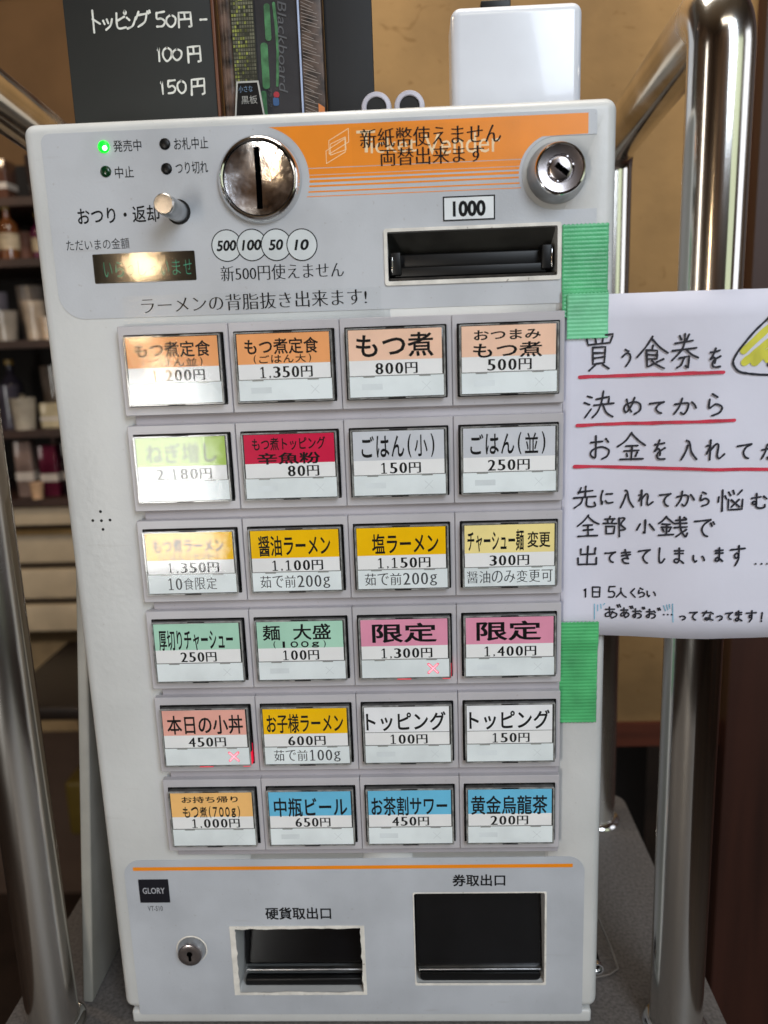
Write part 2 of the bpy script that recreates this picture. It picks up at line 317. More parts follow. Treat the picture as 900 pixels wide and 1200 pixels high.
GL = {}
for line in '''う|35,8 55,14 62,18;15,45 40,32 65,30 80,45 72,70 45,98
を|15,22 50,20 80,15;48,2 35,35 15,58 40,45 55,60 52,75;88,42 55,55 32,75 45,95 90,95
食|50,0 30,30 0,60;50,5 75,32 100,50;50,28 50,38;/30,42 68,42 66,68 32,68;/30,42 32,95 55,82;32,55 66,55;85,68 65,78;50,72 65,85 90,97
券|35,5 42,18;65,2 58,18;20,28 80,22;10,48 95,42;50,0 45,40 10,78;55,45 75,62 100,70;/35,68 70,65 65,98 55,92;50,68 40,88 25,98
買|/5,5 95,0 85,25 15,28 5,5;38,5 40,26;62,4 60,25;/30,38 72,36 70,80 32,82 30,38;32,52 70,50;32,66 70,64;42,84 20,100;62,84 85,98
決|10,18 25,24;2,42 18,48;5,98 15,85 25,65;/40,28 85,22 82,48;35,52 100,46;62,0 60,45 45,80 30,98;62,50 78,80 100,95
め|22,10 30,50 45,80;62,2 45,50 20,85 5,65 20,40 60,25 90,35 95,65 80,85 60,95
て|/5,18 50,12 95,5;95,5 62,28 45,60 60,88 80,95
か|5,35 50,25 65,35 60,70 45,95 35,85;35,0 25,50 5,95;78,20 90,35 98,55
ら|35,2 50,8 62,14;22,25 18,62 55,45 85,60 75,85 35,98
お|10,28 65,22;35,0 35,60 30,90 8,80 20,60 60,45 90,60 85,85 60,95;78,15 92,28
金|50,0 30,28 0,50;50,3 75,28 100,45;30,48 72,46;22,65 78,62;50,48 50,95;30,74 36,86;72,72 64,84;10,97 92,95
入|38,28 30,55 5,98;32,5 48,12 65,60 98,95
れ|22,2 24,98;/5,30 25,28 5,70;24,55 50,25 65,30 62,80 72,92 98,70
先|30,5 18,30;20,25 85,20;52,0 52,45;0,52 100,45;38,50 32,78 5,98;60,50 60,85 75,95 98,90 95,75
に|15,5 8,50 15,98 20,80;45,25 90,22;42,75 60,88 95,85
悩|8,35 5,55;22,5 22,98;32,30 38,42;45,15 52,28;62,8 66,22;92,5 80,25;/45,45 45,92 95,90 98,45;55,48 85,80;85,45 55,80
む|5,30 55,25;30,5 30,60 15,72 8,60 20,50 32,60 30,85 50,95 80,92 82,72;75,22 92,38
全|50,0 28,28 0,50;50,3 75,28 100,42;28,48 72,46;28,70 72,68;50,48 50,93;5,97 95,94
部|28,0 28,12;8,15 50,13;18,20 22,32;40,18 36,32;2,38 58,35;/12,52 48,50 46,88 14,90 12,52;68,8 68,100;68,10 92,10 76,38 92,60 74,68
小|/50,0 50,95 40,85;22,30 5,70;72,28 98,68
銭|25,0 15,20 0,38;25,3 48,32;12,40 40,38;8,55 44,53;26,40 26,92;12,65 17,78;40,62 35,76;2,94 50,88;58,18 95,14;56,36 96,32;54,56 98,50;72,0 78,60 95,96 99,80;95,62 60,98;85,2 93,10
で|2,20 40,16 78,10;78,10 50,32 38,60 50,88 70,95;80,30 86,42;92,22 99,34
出|50,0 50,95;/15,15 15,45 85,42;85,12 85,42;/5,60 5,95 95,93;95,58 95,93
き|10,22 85,15;12,42 88,34;40,0 62,50 72,62;72,62 45,60 20,70 35,92 75,95
し|20,2 15,60 30,95 65,92 95,70
ま|12,18 88,14;15,38 85,34;50,0 52,75 35,95 12,85 25,70 55,75 90,95
い|10,15 10,60 22,90 32,75;75,22 88,45 92,70
す|2,22 98,16;55,0 56,50 40,62 30,50 40,38 56,45 55,70 35,98
1|/25,22 50,2 50,98
日|/12,5 88,3 86,97 14,98 12,5;13,50 87,48
5|25,5 20,45 60,42 85,65 65,92 15,95;25,5 90,0
人|45,2 40,50 5,98;45,40 65,75 98,95
く|/75,5 20,48 80,98
あ|12,22 80,16;40,0 42,60 55,92;65,35 45,75 15,85 15,60 50,42 90,55 88,80 60,98
っ|5,35 50,20 90,40 80,75 45,95
な|8,22 60,18;38,2 15,55;70,15 92,30;65,40 66,80 45,95 28,82 45,72 92,95
!|55,0 50,68;48,90 50,96
゛|20,20 40,60;60,10 80,50
.|45,50 55,55
-|0,50 100,48
ト|30,0 30,100;30,40 75,62
ッ|10,30 20,55;45,20 52,48;90,20 70,70 30,98
ピ|20,10 22,90 85,92;78,32 22,52;88,2 98,8 92,18 82,12 88,2
ン|10,20 32,38;10,90 60,75 95,20
グ|30,5 5,50;/25,22 75,18;75,18 60,65 15,98;84,5 88,15;94,0 99,12
0|50,3 15,25 10,65 45,97 85,70 88,25 50,3
円|/12,100 15,5 88,3 88,95 75,98;50,5 50,45;14,48 87,46'''.split('\n'):
    k, v = line.split('|')
    st = []
    for s in v.split(';'):
        sharp = s.startswith('/'); s = s.lstrip('/')
        st.append((sharp, [tuple(map(float, p.split(','))) for p in s.split()]))
    GL[k] = st
def catmull(P, n=6):
    Q = [P[0]]+P+[P[-1]]; out = []
    for i in range(1, len(Q)-2):
        a, b, c, d = Q[i-1], Q[i], Q[i+1], Q[i+2]
        for k in range(n):
            t = k/n
            out.append(tuple(0.5*((2*b[j])+(-a[j]+c[j])*t+(2*a[j]-5*b[j]+4*c[j]-d[j])*t*t+(-a[j]+3*b[j]-3*c[j]+d[j])*t**3) for j in (0, 1)))
    out.append(P[-1]); return out
def ribbon(bm, pts, w, yf, mi=0):       # a pen stroke: round ends, slightly uneven width; yf(x) is the surface it lies on
    n = len(pts)
    Lf, Rt = [], []
    sd = random.random()*50
    for i, p in enumerate(pts):
        a = pts[max(i-1, 0)]; b = pts[min(i+1, n-1)]; dx, dz = b[0]-a[0], b[1]-a[1]; l = math.hypot(dx, dz) or 1
        hw = w/2*(0.88+0.26*noise.noise(Vector((sd+i*0.35, 0, 0)))+ (0.10 if i < 2 else 0))
        Lf.append((p[0]-dz/l*hw, p[1]+dx/l*hw)); Rt.append((p[0]+dz/l*hw, p[1]-dx/l*hw))
    def cap(p, q):          # half circle from left to right round the end
        a = math.atan2(q[1]-p[1], q[0]-p[0]); r = math.hypot(q[0]-p[0], q[1]-p[1])/2; c = ((p[0]+q[0])/2, (p[1]+q[1])/2)
        return [(c[0]+r*math.cos(a+math.pi-s*math.pi/5*1), c[1]+r*math.sin(a+math.pi-s*math.pi/5*1)) for s in range(1, 5)]
    vl = [bm.verts.new(Vector((x, yf(x), z))*MM) for x, z in Lf]; vr = [bm.verts.new(Vector((x, yf(x), z))*MM) for x, z in Rt]
    fs = []
    for i in range(n-1): fs.append(bm.faces.new((vl[i], vr[i], vr[i+1], vl[i+1])))
    e = [bm.verts.new(Vector((x, yf(x), z))*MM) for x, z in cap(Lf[-1], Rt[-1])]; fs.append(bm.faces.new([vl[-1]]+e+[vr[-1]]))
    s = [bm.verts.new(Vector((x, yf(x), z))*MM) for x, z in cap(Rt[0], Lf[0])]; fs.append(bm.faces.new([vr[0]]+s+[vl[0]]))
    for f in fs:
        f.material_index = mi; f.normal_update()
        if f.normal.y > 0: f.normal_flip()
def handwrite(bm, ch, cx, cz, w, h, pen, ysurf):
    tilt = random.uniform(-0.03, 0.03)
    for si, (sharp, P) in enumerate(GL[ch]):
        Q = [(p[0]+random.uniform(-2, 2), p[1]+random.uniform(-2, 2)) for p in P]
        pts = []
        if sharp:
            for a, b in zip(Q, Q[1:]): pts += [(a[0]+(b[0]-a[0])*t/4, a[1]+(b[1]-a[1])*t/4) for t in range(4)]
            pts.append(Q[-1])
        else: pts = catmull(Q)
        pts = [(cx+(x/100-0.5)*w+tilt*(0.5-z/100)*h, cz+(0.5-z/100)*h) for x, z in pts]
        lift = 0.012*(si+1)
        ribbon(bm, pts, pen, lambda x: ysurf(x)-lift)

def setp(o, label=None, cat=None, group=None, kind=None):
    if label: o['label'] = label
    if cat: o['category'] = cat
    if group: o['group'] = group
    if kind: o['kind'] = kind
    return o
def thing(name, label, cat, loc=(0,0,0), group=None):
    o = bpy.data.objects.new(name, None); COL.objects.link(o); o.location = Vector(loc)*MM; o.empty_display_size = 0.02
    return setp(o, label, cat, group)

# ================================================================== THE SETTING
M_counter = mat('speckled_counter', (98,94,92), 0.55, vary=0.16, scale=500, bump=0.3, bscale=500)
bm = bmesh.new(); add_prism(bm, rrect(-203,203,-420,232,14), 0, 22)       # an outline laid flat: z stands for depth here
for v in bm.verts: v.co = Vector((v.co.x, v.co.z, -0.004-v.co.y))
bmesh.ops.recalc_face_normals(bm, faces=bm.faces[:])
setp(frombm('counter', bm, M_counter), kind='structure')

M_stucco = mat('straw_plaster', (146,114,72), 0.95, vary=0.12, scale=9, bump=0.8, bscale=90)
nt = M_stucco.node_tree; b = nt.nodes['Principled BSDF']
wv = nt.nodes.new('ShaderNodeTexVoronoi'); wv.inputs['Scale'].default_value = 60; wv.feature = 'DISTANCE_TO_EDGE'
mp = nt.nodes.new('ShaderNodeMapping'); mp.inputs['Scale'].default_value = (1, 1, 1.6); mp.inputs['Rotation'].default_value = (0, 0.6, 0)
tc = nt.nodes.new('ShaderNodeTexCoord'); nz = nt.nodes.new('ShaderNodeTexNoise'); nz.inputs['Scale'].default_value = 34; nz.inputs['Distortion'].default_value = 2.5
nt.links.new(tc.outputs['Object'], mp.inputs[0]); nt.links.new(mp.outputs[0], nz.inputs['Vector'])
cr = nt.nodes.new('ShaderNodeValToRGB'); cr.color_ramp.elements[0].position = 0.66; cr.color_ramp.elements[0].color = (0,0,0,1); cr.color_ramp.elements[1].position = 0.74; cr.color_ramp.elements[1].color = (0.5,0.5,0.5,1)
nt.links.new(nz.outputs[0], cr.inputs[0])
old = b.inputs['Base Color'].links[0].from_socket
mx = nt.nodes.new('ShaderNodeMix'); mx.data_type = 'RGBA'; mx.inputs[7].default_value = L(110, 78, 36)
nt.links.new(cr.outputs[0], mx.inputs[0]); nt.links.new(old, mx.inputs[6]); nt.links.new(mx.outputs[2], b.inputs['Base Color'])
setp(box('plaster_wall', -60, 345, 400, 430, -24, 1400, M_stucco), kind='structure')
M_redwood = mat('reddish_wood_rail', (78,36,22), 0.5, vary=0.2, scale=30, stretch=(0.2,1,3))
setp(box('wall_base_rail', -60, 345, 396, 430, -50, -24.3, M_redwood), kind='structure')
M_pillar = mat('dark_brown_wood', (54,28,20), 0.5, vary=0.18, scale=22, bump=0.15, bscale=160, stretch=(2,2,0.12))
setp(box('dark_wood_pillar', 345.3, 900, 380, 460, -900, 1400, M_pillar), kind='structure')
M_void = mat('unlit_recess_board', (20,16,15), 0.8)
setp(box('recess_shade_panel', -60, 345, 640, 650, -900, -50.3, M_void), kind='structure')  # near-black panel painted as the shade of the open space under the wall
setp(box('floor', -2500, 2500, -2500, 3000, -950, -901, mat('dark_floor', (62,48,40), 0.6, vary=0.2, scale=6)), kind='structure')
M_bwall = mat('brown_back_wall', (108,88,76), 0.9, vary=0.08, scale=8)
M_tanwall = mat('tan_back_wall', (128,96,62), 0.9, vary=0.08, scale=8)
setp(box('back_wall', -1600, -60.5, 1300, 1330, -900, 1700, M_bwall), kind='structure')

# the rest of the small shop, seen only as it mirrors in the chrome and the glossy lids
M_rw = mat('shop_wall_brown', (120,92,66), 0.8, vary=0.25, scale=3); M_rd = mat('shop_wood_dark', (60,40,30), 0.5, vary=0.3, scale=4)
for n_, a_, m_ in (('shop_wall', (-2200,2200,-2430,-2400,-900,2200), M_rw), ('shop_wall', (2200.5,2230,-2400,1300,-900,2200), M_rw), ('shop_wall', (-2230,-2200.5,-2400,1299,-900,2200), M_rw), ('ceiling', (-2230,2230,-2430,1330,2200.5,2230), mat('ceiling_board', (150,130,104), 0.9, vary=0.1))):
    setp(box(n_, *a_, m_), kind='structure')
for n_, a_ in (('wall_wainscot', (-2190,2190,-2399,-2385,-899,100)), ('wall_wainscot', (2180,2199,-2380,1290,-899,100)), ('wall_wainscot', (-2199,-2180,-2380,1290,-899,100))):
    setp(box(n_, *a_, M_rd), kind='structure')

# ================================================================== THINGS FAR LEFT (soft, behind the machine)
M_dwood = mat('dark_shelf_wood', (58,38,30), 0.5, vary=0.2, scale=20)
rail = setp(box('wall_rail', -1500, -62, 1270, 1299, 1024, 1052, mat('orange_brown_wood', (112,52,18), 0.5, vary=0.15, scale=20)), 'dark orange-brown wooden rail running along the far brown wall, upper left', 'wall rail')
lwp = setp(box('wall_panel', -1500, -62, 1285, 1299, 700, 1023.7, M_tanwall), 'tan wall panel just below the orange-brown wooden rail on the far wall', 'wall panel')
sh = thing('bottle_shelf', 'dark wooden open shelf crowded with bottles and glassware left of the machine', 'shelf', (-700,900,130))
def kid(o): # children of a thing away from the origin: keep world coordinates
    o.matrix_parent_inverse = o.parent.matrix_world.inverted() if o.parent else Matrix(); return o
bpy.context.view_layer.update()
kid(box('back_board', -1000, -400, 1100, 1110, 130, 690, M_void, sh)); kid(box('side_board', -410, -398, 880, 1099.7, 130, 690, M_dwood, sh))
for z in (138, 250, 390, 512, 600):
    kid(box('shelf_board', -1000, -410.4, 885, 1099.6, z-12, z, M_dwood, sh))
def bottle(name, x, y, z, h, r, col, label, cat, glass=True, rough=0.1):
    m = mat('m_'+name+'_%d_%d_%d' % col, col, rough, vary=0.15, scale=30, coat=0.3)
    t = thing(name, label, cat, (x, y, z)); bpy.context.view_layer.update()
    if 'bottle' in name:
        o = lathe('glass_body', [(0,0),(r,0),(r,h*0.6),(r*0.85,h*0.68),(r*0.35,h*0.78),(r*0.32,h*0.93),(0,h*0.93)], 0, 0, m, t, axis='Z', seg=20)
        lathe('cap', [(0,h*0.932),(r*0.4,h*0.932),(r*0.4,h),(0,h)], 0, 0, mat('cap_gold', (170,140,70), 0.3), t, axis='Z', seg=16)
        lathe('paper_label', [(r*1.02,h*0.18),(r*1.02,h*0.48)], 0, 0, mat('bottle_label', (190,170,140), 0.6, vary=0.2), t, axis='Z', seg=20)
    elif 'glass' in name:
        lathe('bowl_of_glass', [(0,0),(r*0.8,0),(r,h),(r*0.93,h),(r*0.73,h*0.08),(0,h*0.08)], 0, 0, m, t, axis='Z', seg=20)
    else:
        box('carton', -r, r, -r*0.7, r*0.7, 0, h, m, t, r=1)
        box('carton_band', -r-0.4, r+0.4, -r*0.7-0.4, r*0.7+0.4, h*0.3, h*0.45, mat('carton_band', (200,190,180), 0.6), t)
    return t
items = [
 ('sake_bottle', -575, 900, 512, 78, 15, (104,62,34), 'amber bottle on the upper shelf board, nearest the machine edge', 'bottle'),
 ('sake_bottle', -612, 905, 512, 84, 17, (96,40,34), 'reddish bottle on the upper shelf board beside the amber one', 'bottle'),
 ('sake_bottle', -540, 930, 512, 70, 13, (90,30,60), 'plum purple bottle tucked at the right end of the upper shelf board', 'bottle'),
 ('drinking_glass', -600, 905, 390, 46, 20, (150,140,128), 'greyish drinking glass at the left of the second shelf board', 'glass'),
 ('drinking_glass', -556, 915, 390, 60, 18, (178,160,140), 'taller pale glass on the second shelf board', 'glass'),
 ('drinking_glass', -580, 960, 390, 86, 22, (120,108,98), 'dark smoky glass behind the paler ones on the second shelf board', 'glass'),
 ('drinking_glass', -588, 905, 250, 50, 20, (176,166,150), 'pale glass on the third shelf board above the boxes', 'glass'),
 ('storage_carton', -545, 925, 250, 40, 20, (196,182,150), 'cream carton on the third shelf board close to the machine', 'carton'),
 ('storage_carton', -560, 915, 138, 84, 14, (88,28,48), 'magenta-brown carton standing on the lowest shelf board', 'carton'),
 ('storage_carton', -600, 915, 138, 92, 14, (132,112,104), 'greyish carton standing left of the magenta one on the lowest board', 'carton'),
 ('storage_carton', -524, 920, 138, 88, 13, (36,30,38), 'near-black carton at the right end of the lowest shelf board', 'carton'),
]
KINDS = [('sake_bottle', 'bottle'), ('drinking_glass', 'glass'), ('storage_carton', 'carton')]
extra = [
 (0, -650, 940, 512, 76, 14, (70,40,60), 'dark plum bottle at the far left of the upper shelf board'),
 (1, -590, 985, 512, 50, 20, (160,110,90), 'pinkish glass behind the amber bottle on the upper shelf board'),
 (1, -620, 930, 390, 76, 16, (88,84,92), 'slim bluish-grey glass left of the greyish glass on the second board'),
 (0, -540, 985, 390, 96, 17, (74,64,60), 'dark bottle at the back right of the second shelf board'),
 (1, -530, 900, 390, 34, 13, (200,176,150), 'small pale glass at the right end of the second shelf board'),
 (1, -618, 920, 250, 70, 18, (66,62,72), 'tall dark glass at the left of the third shelf board'),
 (1, -566, 980, 250, 98, 22, (104,92,82), 'tall brownish glass behind the cream carton on the third board'),
 (0, -640, 980, 250, 110, 18, (50,44,52), 'near-black bottle at the back left of the third shelf board'),
 (0, -580, 985, 138, 100, 18, (96,80,76), 'brown-grey bottle at the back of the lowest shelf board'),
 (1, -576, 892, 138, 26, 11, (214,176,140), 'little bright cup at the front of the lowest shelf board'),
 (1, -520, 905, 600, 60, 18, (60,50,48), 'dark glass on top of the shelf beside the machine edge'),
 (2, -600, 930, 600, 60, 26, (92,62,50), 'brown carton lying on top of the shelf')]
for a in items: bottle(*a)
for k_, *a in extra: bottle(KINDS[k_][0], *a, KINDS[k_][1])
# cream drawers
M_cream = mat('cream_drawer_front', (196,178,150), 0.5, vary=0.06, scale=20)
dr = thing('drawer_cabinet', 'cream drawer cabinet with dark gaps below the bottle shelf', 'cabinet', (-650,900,-90)); bpy.context.view_layer.update()
kid(box('carcass', -1000, -400, 915, 1099, -100, 125, mat('cabinet_shadow_gap', (70,54,36), 0.6), dr))
kid(box('worktop', -1000, -396, 890, 1099, 125.4, 131, mat('cabinet_top', (120,84,66), 0.35), dr))
for z0, z1 in ((92,122),(28,80),(-34,16),(-92,-46)):
    d = kid(box('drawer_front', -1000, -402, 896, 914.6, z0, z1, M_cream, dr, r=2))
    if z0 == 92:
        h = box('handle_strip', -1000, -402, 888, 895.5, 78, 86, mat('brass_strip', (0.75,0.50,0.22,1), 0.3, 1.0), dr); kid(h)
sb = thing('stool', 'blurred dark stool below the cream drawers, left of the machine', 'stool', (-470,700,-500)); bpy.context.view_layer.update()
kid(box('stool_seat', -560, -330, 640, 900, -132, -110, mat('stool_dark', (34,26,22), 0.4), sb, r=6))
kid(box('leg', -440, -415, 645, 670, -900, -132.5, mat('stool_dark', (34,26,22)), sb)); kid(box('leg', -360, -338, 645, 670, -900, -132.5, mat('stool_dark', (34,26,22)), sb))
yb = setp(box('yellow_bin', -560, -470, 820, 900, -430, -330, mat('yellow_plastic', (104,88,36), 0.4), None, r=8), 'small yellow plastic bin low in the dark, left of the white board', 'bin')
cb = setp(box('cardboard_box', -700, -440, 1000, 1200, -330, -150, mat('cardboard', (176,150,112), 0.8), None, r=3), 'pale cardboard box on the floor area behind the left chrome post', 'box')

# ================================================================== CHROME RACK (two bent tube frames)
def bend(c, r, a0, a1, n=14):      # arc in the YZ plane
    return [(c[0], c[1]+r*math.cos(math.radians(a0+(a1-a0)*k/n)), c[2]+r*math.sin(math.radians(a0+(a1-a0)*k/n))) for k in range(n+1)]
for X, lab in ((175, 'polished chrome tube frame standing to the right of the machine, behind the paper notice'), (-174.5, 'polished chrome tube frame rising along the left edge of the photo')):
    t = thing('chrome_tube_frame', lab, 'tube frame', (X, 0, -4), group='chrome tube frames beside the machine'); bpy.context.view_layer.update()
    top = 506; R = 19; tb = 492
    path = [(X,0,-3)]+[(X,0,z) for z in range(60, top-R, 60)]+bend((X,R,top-R), R, 180, 90)+[(X,y,top-(top-tb)*(y-20)/160) for y in range(40,170,30)]+bend((X,197-18,tb-18), 18, 90, 0)+[(X,197,z) for z in range(440,20,-70)]+[(X,197,-3)]
    kid(tube('bent_tube', path, 13.9, M_steel, t, seg=48))
    for yy in (0, 197): kid(lathe('base_flange', [(13.95,3.5),(15.2,3.2),(17.5,1.5),(18,0.2),(13.95,0.2)], X, -4, M_chrome, t, axis='Z', cy=yy))

# white board leaning on the machine's left side
wb = bmesh.new(); add_box(wb, -3, 3, 0, 120, 0, 300, 1.2)
wbo = frombm('white_board', wb, mat('white_melamine', (158,155,147), 0.4, vary=0.05), None, True)
wbo.location = Vector((-161, 15, -3.8))*MM; wbo.rotation_euler = (0, math.radians(5.6), 0)
setp(wbo, 'thin off-white board standing on edge against the left side of the machine', 'board')

# ================================================================== TICKET MACHINE
TM = thing('ticket_machine', 'white meal ticket vending machine with six rows of four labelled menu buttons', 'ticket machine')
bill_hole = rrect(*(29.77, 106.21, 397.28, 418.75), 0.6); coin_hole = rrect(*(-66.31, 3.63, 17.04, 58.58), 1.0); tick_hole = rrect(*(32.67, 103.01, 23.0, 79.44), 1.0)
cuts = []
for h in (bill_hole, coin_hole, tick_hole): cuts.append(prism('cutter', h, -20, 44, None))
slotcut = prism('cutter', rrect(-28.0,-25.4,430.5,456.5,0.3,2), -20, -0.6, None)
cab = box('cabinet', -132.8, 132.2, 0, 180, 5.5, 471.5, M_white, TM, r=5.2, seg=7)
boolean_cut(cab, cuts)
box('base_plinth', -129.2, 129.2, 0.6, 178, -3.8, 4.3, M_white, TM, r=1.6)
# speaker holes
for dx, dz in ((0,0),(4.3,0.2),(-4.3,0.2),(0,4.6),(0.3,-4.4)): disc('speaker_hole', -115.4+dx, 289+dz, 0.72, -0.06, 0.2, M_blackm, TM, 14)
disc('plugged_hole', -114.0, 345.0, 2.6, -0.12, 0.2, M_white, TM, 24)
# upper grey film panel, with the white notch round the lock
lc = (105.56, 440.8)
def arc(cx, cz, r, a0, a1, n): return [(cx+r*math.cos(math.radians(a0+(a1-a0)*k/n)), cz+r*math.sin(math.radians(a0+(a1-a0)*k/n))) for k in range(n+1)]
pts = arc(-124+12, 385.5+12, 12, 180, 270, 8)+[(123.5,385.0),(123.5, lc[1]-15.4)]+arc(lc[0], lc[1], 15.4, 270, 90, 24)+[(123.0, lc[1]+15.4)]+arc(123-1.5, 466.5-1.5, 1.5, 0, 90, 3)+arc(-124+4, 466.5-4, 4, 90, 180, 5)
up = prism('upper_panel', pts, -0.35, 0.25, M_panel, TM); boolean_cut(up, cuts[:1])
lo = prism('lower_panel', rrect(-124, 123.7, 2.9, 100.8, (1.5,1.5,9,9), 7), -0.35, 0.25, M_panel2, TM); boolean_cut(lo, cuts[1:])
box('orange_line', (-118.89, 96.11)[0], (117.44, 95.38)[0], -0.5, -0.36, 94.6, 96.6, M_orange, TM)
# orange band with the circular cut-outs
cc = (-26.4, 443.3)
def band(bm, z0, z1, y, mi=0):
    n = max(1, int((z1-z0)/0.4)); a = None
    for k in range(n+1):
        z = z0+(z1-z0)*k/n
        d = 22.3**2-(z-cc[1])**2; x0 = cc[0]+(math.sqrt(d) if d > 0 else 0); x0 = max(x0, cc[0]+0.8)
        d2 = 16.6**2-(z-lc[1])**2; x1 = lc[0]-(math.sqrt(d2) if d2 > 0 and z < lc[1]+15.7 else 0) if z < lc[1]+15.7 else 119.2
        v = (bm.verts.new(Vector((x0,y,z))*MM), bm.verts.new(Vector((x1,y,z))*MM))
        if a: f = bm.faces.new((a[0], a[1], v[1], v[0])); f.material_index = mi
        a = v
bm = bmesh.new()
for a, b_ in [(447.33, 465.0), (444.46, 447.05), (443.03, 444.21), (441.14, 442.28), (439.28, 440.07), (436.99, 437.63), (435.12, 435.48)]: band(bm, a, b_, -0.40)
frombm('orange_band', bm, M_orange, TM)
# white outline emblem and lettering on the band
bm = bmesh.new()
em = [[(5.31, 458.34), (14.14, 463.0), (14.15, 457.51), (5.29, 452.83)], [(5.98, 456.94), (12.76, 459.63), (12.78, 454.36), (5.76, 452.35)], [(3.87, 454.15), (12.49, 458.96), (12.49, 453.45), (3.86, 448.95)]]
for poly in em:
    for k in range(len(poly)): ribbon(bm, [poly[k], poly[(k+1) % len(poly)]], 0.28, lambda x: -0.43-0.002*k)
text_into(bm, 'T', *(21.79, 457.35, 8.31, 9.14), -0.47); text_into(bm, 'icket', *(33.83, 455.61, 20.38, 6.69), -0.47); text_into(bm, 'Vender', *(64.13, 454.87, 33.39, 8.42), -0.47)
frombm('band_lettering', bm, mat('pale_print', (244,214,170), 0.4), TM)
# clear tape over the band, with black lettering
prism('clear_tape', rrect(*(15.42, 89.52, 445.52, 463.44)), -0.56, None, clear('clear_tape', 1.3, (0.985,0.99,0.99,1), 0.18), TM)
t = text('notice_text', '新紙幣使えません', (50.21, 458.44, 62.14, 8.05), -0.62, M_ink, TM, mincho=0.018, bold=0.006)
text('notice_text', '両替出来ます', (50.69, 450.41, 46.02, 7.24), -0.62, M_ink, TM, mincho=0.018, bold=0.006)
# status lamps
text('printed_text', '発売中', (-85.01, 460.06, 12.72, 4.97), -0.42, M_ink, TM, bold=0.008); text('printed_text', '中止', (-87.49, 449.05, 8.54, 5.03), -0.42, M_ink, TM, bold=0.008)
text('printed_text', 'お札中止', (-56.28, 459.84, 15.33, 5.13), -0.42, M_ink, TM, bold=0.008); text('printed_text', 'つり切れ', (-56.75, 449.68, 14.65, 5.19), -0.42, M_ink, TM, bold=0.008)
text('printed_text', 'おつり・返却', (-92.1, 431.0, 37.68, 7.34), -0.42, M_ink, TM, bold=0.016); text('printed_text', 'ただいまの金額', (-102.92, 418.6, 29.31, 4.85), -0.42, M_ink, TM)
def dome(name, c, r, p, m): return lathe(name, [(r,-0.3)]+[(r*math.cos(a), -0.4-p*math.sin(a)) for a in [math.pi/2*k/8 for k in range(1, 8)]]+[(0,-0.4-p)], c[0], c[1], m, TM, seg=28)
g = dome('status_lamp', (-95.67, 460.05), 2.7, 1.6, M_led_on); setp(g, 'lit bright green lamp'); 
lathe('lamp_core', [(0,-2.35),(0.8,-2.3),(1.1,-1.9),(1.1,-1.7)], (-94.79, 459.22)[0], (-94.79, 459.22)[1], M_led_hot, g, seg=16)
dome('status_lamp', (-95.89, 449.65), 2.5, 1.2, M_led_dk); dome('status_lamp', (-68.01, 460.06), 2.5, 1.0, M_black); dome('status_lamp', (-68.18, 449.7), 2.5, 1.0, M_black)
# return lever
lv = (-64.38, 431.19)
lathe('lever_collar', [(0,-0.5),(4.2,-0.5),(5.3,-0.6),(5.5,-0.4)], lv[0], lv[1], M_blackm, TM)
lever = lathe('return_lever', [(4.5,-0.6),(4.5,-21.8),(4.2,-22.6)], lv[0], lv[1], M_satin, TM, ang=30); lathe('lever_tip', [(4.45,-21.9),(4.3,-22.9),(3.9,-23.3),(0,-23.35)], lv[0], lv[1], mat('spun_tip', (0.62,0.60,0.57,1), 0.28, 1.0, vary=0.25, scale=160), lever, ang=30)
# display
lx0, lx1, lz0, lz1 = (-105.96, -58.54, 401.26, 414.25)
dsp = prism('display_window', rrect(lx0, lx1, lz0, lz1, 0.5, 2), -0.55, -0.3, M_lcd, TM)
tx = bmesh.new(); w = (lx1-lx0-5)/8.0
for i, ch in enumerate('いらっしゃいませ'):
    s = 0.7 if ch in 'っゃ' else 1
    text_into(tx, ch, lx0+4+w*(i+0.5), (lz0+lz1)/2-0.5-(1-s)*2, w*0.70*s, 6.6*s, -0.6, bold=-0.02)
frombm('display_characters', tx, M_lcdtxt, dsp)
prism('display_glass', rrect(lx0+0.1, lx1-0.1, lz0+0.1, lz1-0.1, 0.5, 2), -0.8, None, M_lid, dsp)
# coin plate
bm = bmesh.new(); prof = [(0,-2.0)]+[(r, -2.0-1.9*(r/15.6)**2) for r in (2,4,6,8,10,12,14,15.4)]
dish = lathe('coin_dish', prof+[(15.6,-3.0),(15.6,-0.4),(0,-0.4)], cc[0], cc[1], M_dish, TM, seg=64); boolean_cut(dish, [slotcut])
prism('coin_slot', rrect(-28.3,-25.1,430.2,456.8,0.3,2), -1.0, -0.5, mat('slot_black', (3,3,3), 0.9, spec=0.0), TM)
lathe('coin_ring', [(15.65,-3.2),(16.0,-4.7),(16.5,-5.0),(17.2,-4.6),(18.3,-2.8),(18.7,-1.4),(18.9,-0.3)], cc[0], cc[1], M_chrome, TM, seg=72)
# coin value circles
for i, (u, s) in enumerate([((-43.47, 415.78), '500'), ((-31.9, 415.6), '100'), ((-20.75, 415.28), '50'), ((-9.05, 414.84), '10')]):
    x, z = u; y = -0.42-0.05*i
    d = disc('coin_value_disc', x, z, 6.8, y, None, mat('coin_print_white', (206,212,214), 0.4), TM, 40)
    frame('coin_value_ring', arc(x, z, 7.1, 0, 351, 39), arc(x, z, 6.65, 0, 351, 39), y-0.03, y-0.01, M_ink, d)
    text('coin_value', s, (x-0.2, z, 9.2 if len(s) == 3 else 6.8, 4.8), y-0.05, M_ink, d, bold=0.035, shear=0.18)
text('notice_text', '新500円使えません', (-18.83, 403.43, 56.77, 6.76), -0.5, M_ink, TM, mincho=0.018)
